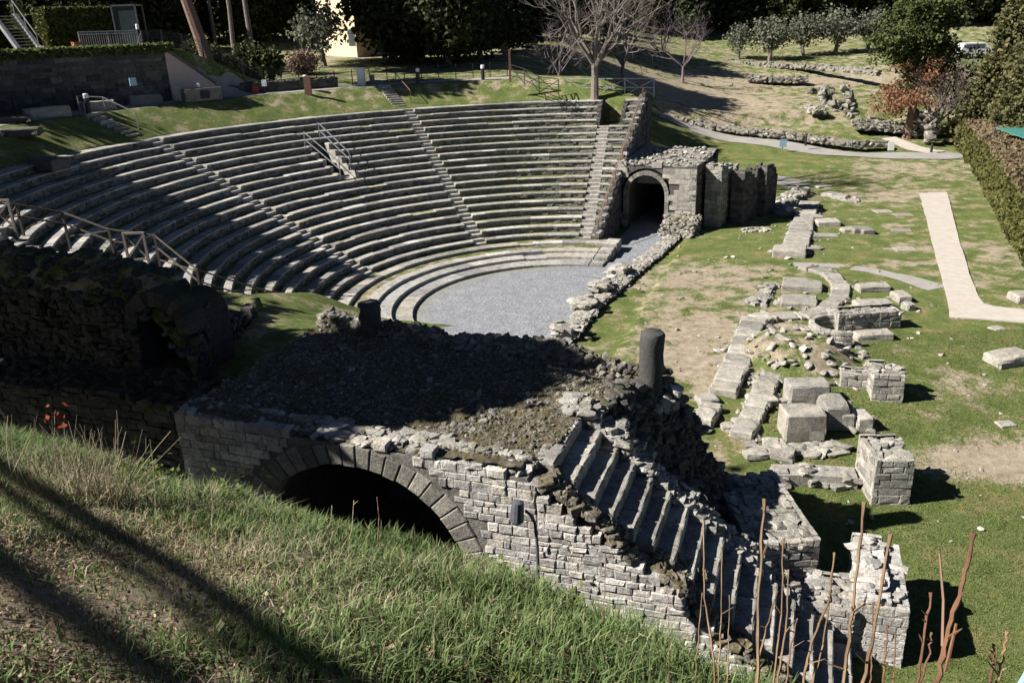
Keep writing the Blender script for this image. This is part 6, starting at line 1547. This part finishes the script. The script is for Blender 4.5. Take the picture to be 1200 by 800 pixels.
# pine with dying lower branches
p = gp((40.16,84.00,1.48)); pn = thing('pine_tree', 'tall pine with a green top and orange dead lower branches', 'pine', p); q = np.array(p)
t_ = MB(); t_.tube([q - (0, 0, .3), q + (.1, 0, .3), q + (.3, 0, 4), q + (.5, 0, 8), q + (.5, 0, 12)], [.55, .42, .36, .28, .12], 9)
gc, oc = [], []
for i in range(64):
    z = RN.uniform(3.2, 12.6); a = RN.uniform(0, 2 * PI); L_ = (4.2 if z > 7 else 3.2) * RN.uniform(.6, 1.1) * (1 - max(z - 10, 0) * .16); b = q + (.3 + math.cos(a) * L_, math.sin(a) * L_, z + (.5 if z > 6 else -1.0 * RN.rand()))
    t_.tube([q + (.35, 0, z - .3), (q + (.35, 0, z) + b) / 2, b], [.08, .05, .02], 4)
    dead = (z < 6.8 and math.cos(a) < .4) or (z < 7.6 and RN.rand() < .3)
    if z < 5.4 and not dead: continue
    for j in range(4 if dead else 12):
        c = b * (1 - j * .13) + (q + (.35, 0, z)) * j * .13 + RN.randn(3) * .4; (oc if dead else gc).append(c + RN.randn(50, 3) * (.42, .42, .3))
t_.build('trunk', M['pinebark'], pn)
mb = MB(); leaves(mb, np.concatenate(gc), .22); mb.build('crown', M['pine'], pn); mb = MB(); leaves(mb, np.concatenate(oc), .18); mb.build('dead_branches', M['deadpine'], pn)
# far wood and house
mb = MB(); n = 52000
ux = RN.uniform(-330, 420, n); uy = RN.uniform(128, 300, n); keep = (np.hypot(ux, uy - 0) > 120) & ~((ux > 18) & (uy < 158)) & ~((ux > -60) & (ux < 5) & (uy < 138)); ux, uy = ux[keep], uy[keep]
P = np.stack([ux, uy, H(ux, uy) + RN.uniform(0, 1, len(ux)) * 9 * (.6 + .8 * fbm(ux * .08, uy * .08, 3))], 1); leaves(mb, P, 2.0); tag(mb.build('far_wood', M['cyp']), 'dark wood covering the hill behind everything', 'wood', kind='stuff')
p = gp((-16.75,92.00,12.25)); hs = thing('ochre_house', 'ochre plastered house showing between dark trees at the top', 'house', p)
mb = MB(); mb.abox(p[0] - 3.2, p[0] + 2.6, p[1], p[1] + 8, p[2] - 1, p[2] + 8); mb.build('wall', M['ochre'], hs)
for z in (1.0,):
    for x_ in (2.0,):
        mb = MB(); mb.abox(p[0] + x_ - .5, p[0] + x_ + .5, p[1] - .05, p[1] + .1, p[2] + z, p[2] + z + 1.6); w_ = mb.build('window', M['wood'], hs)
        mb = MB(); mb.abox(p[0] + x_ - .38, p[0] + x_ + .38, p[1] - .07, p[1] - .052, p[2] + z + .1, p[2] + z + 1.5); mb.build('pane', M['glass'], w_)
mb = MB(); V = [(p[0] - 3.6, p[1] - .4, p[2] + 8), (p[0] + 3, p[1] - .4, p[2] + 8), (p[0] + 3, p[1] + 8.4, p[2] + 8), (p[0] - 3.6, p[1] + 8.4, p[2] + 8), (p[0] - .3, p[1] + 2.5, p[2] + 10), (p[0] - .3, p[1] + 5.5, p[2] + 10)]
mb.add(V, [(0, 1, 4), (1, 2, 5, 4), (2, 3, 5), (3, 0, 4, 5), (3, 2, 1, 0)], .5); mb.build('roof', M['terracotta'], hs); hs.rotation_euler = (0, 0, -.7)
# white vehicle and lamp far right
p = gp((65.26,120.00,8.50)); vn = thing('parked_van', 'white vehicle parked far off among the trees at the upper right', 'van', p)
mb = MB(); prof = [(-2.2, .4), (-2.2, 1.3), (-1.9, 2.0), (1.0, 2.0), (1.6, 1.3), (2.3, 1.15), (2.35, .4)]; n = len(prof)
mb.add([(p[0] + x_, p[1] - .9, p[2] + z) for x_, z in prof] + [(p[0] + x_, p[1] + .9, p[2] + z) for x_, z in prof], [tuple(range(n)), tuple(range(2 * n - 1, n - 1, -1))] + [(i, n + i, n + (i + 1) % n, (i + 1) % n) for i in range(n)], .5); mb.build('body', M['white'], vn)
mb = MB(); mb.abox(p[0] - 1.7, p[0] + .9, p[1] - .92, p[1] - .9, p[2] + 1.3, p[2] + 1.85); mb.build('window', M['glass'], vn)
for x_ in (-1.4, 1.5):
    mb = MB(); mb.tube([(p[0] + x_, p[1] - .95, p[2] + .38), (p[0] + x_, p[1] + .95, p[2] + .38)], [.38, .38], 12); mb.build('wheel', M['rubber'], vn)
p = gp((63.01,132.00,9.80)); sp_ = thing('street_lamp', 'pale street lamp rising above the reddish pine', 'street lamp', p); mb = MB(); mb.tube([p, (p[0], p[1], p[2] + 9.5)], [.1, .06], 8); mb.build('pole', M['steel'], sp_); mb = MB(); mb.tube([(p[0] - .3, p[1], p[2] + 9.5), (p[0] + .9, p[1], p[2] + 9.6)], [.16, .12], 8); mb.build('lamp_head', M['white'], sp_)
# ------------------------------------------------------------ trees left of the view that throw the shade
def shade_tree(target, R, rz, label, kind='round', t=None, n=150):
    target = np.array(target, float); t = t or 16
    while 1:
        c = target + sdir * t
        if c[0] + R < -.70 * max(c[1], 0) - 1.5: break
        t += .5
    gz = float(max(H(c[0], c[1]), BK(c[0], c[1]) if c[1] < 12 else -9))
    o = thing('holm_oak' if kind == 'round' else 'tall_cypress', label, 'tree', (c[0], c[1], gz)); m = MB()
    if kind == 'round':
        leaves(m, clumps(n, 46, ell(R, R, rz, 0, .3), .5) + c, .42); hgt = c[2] - gz
    else:
        hgt = c[2] - gz; q = cone_crown(R, hgt * .96, .2, 620, 50, .38, .38, .95); q.v = [v + np.array([c[0], c[1], gz]) for v in q.v]; m = q
    m.build('crown', M['oak'], o); tk = trunk_mb(max(hgt, 2), .35, limbs=6 if kind == 'round' else 0, cr=R * .8); tk.v = [v + np.array([c[0], c[1], gz]) for v in tk.v]; tk.build('trunk', M['bark'], o); return o
shade_tree(ST(-5.2, 4.0, 4.7), 2.75, 2.6, 'evergreen oak left of the view whose crown shades the rubble platform')
shade_tree(ST(-8.2, .6, 4.0), 3.0, 2.6, 'evergreen oak left of the view shading the left part of the arch wall')
shade_tree(ST(-14.5, 2.4, 5.5), 3.4, 3.2, 'broad evergreen oak left of the view shading the arched ruin', n=220)
shade_tree((-15.89,25.99,7.00), 2.3, 2.2, 'evergreen oak left of the view shading the wooden fence', n=150)
shade_tree((-11.41,43.51,3.20), 4.4, 5, 'tall cypress left of the view whose tip shades the middle of the seats', 'cone', 27)
shade_tree((-21.93,38.79,7.00), 2.8, 2.6, 'evergreen oak left of the view shading the far left of the rows', n=330)
shade_tree((-27.29,49.92,8.00), 3.4, 3.2, 'evergreen oak left of the view shading the grass at the upper left', n=170)
# leaning stems throwing the bands of shadow on the bank
def onb(p): return np.array((p[0], p[1], float(BK(p[0], p[1]))))
ms = thing('leaning_tree', 'many stemmed leaning tree left of the view whose stems stripe the bank with shadow', 'tree', (-7.8, 7.6, float(BK(-7.8, 7.6))))
for (a, b, w) in [(onb((-5.033,7.192,9.551)), onb((-0.648,2.675,10.845)), .055), (onb((-3.753,5.424,10.153)), onb((-0.952,2.558,10.970)), .032), (onb((-2.888,3.921,10.715)), onb((-1.269,2.436,11.101)), .055)]:
    A = a + sdir * 5.5; B = b + sdir * 9.0; dd = B - A; k = 0
    while (A - dd * k)[2] > float(BK(*(A - dd * k)[:2])) - .2 and k < 3: k += .05
    mb = MB(); n = 8; P = [A - dd * k + (dd * (k + 2.6)) * t + RN.randn(3) * .02 for t in np.linspace(0, 1, n)]
    mb.tube(P, list(np.linspace(w * 1.15, w * .8, n)), 8); 
    mb.build('stem', M['bark'], ms)
tw_ = MB(); branch(tw_, B + dd * 1.6, dd, 3, .05, 2, 3); tw_.build('twigs', M['bark'], ms)
# lawn grass blades in the nearer sunlit lawn
def lawnz(x, y): return H(x, y) + .05 * fbm(x * .8, y * .8, 3) + .03 * fbm(x * 3, y * 3, 2)
R_ = np.random.RandomState(77); n = 260000; x = R_.uniform(4, 26, n); y = R_.uniform(10, 34, n); k = (x < .72 * y + 2) & (x > .30 * y + 1) & (R_.rand(n) < np.clip(1.15 - 1.3 * dirtmask(x, y) - .6 * fbm(x * .9, y * .9, 3), 0, 1)); x, y = x[k], y[k]
mb = MB(); P = np.stack([x, y, lawnz(x, y) + .012], 1); leaves(mb, P, .028, .2, 1.8); tag(mb.build('lawn_grass', M['lawn']), 'short grass of the nearer lawn', 'grass', kind='stuff')
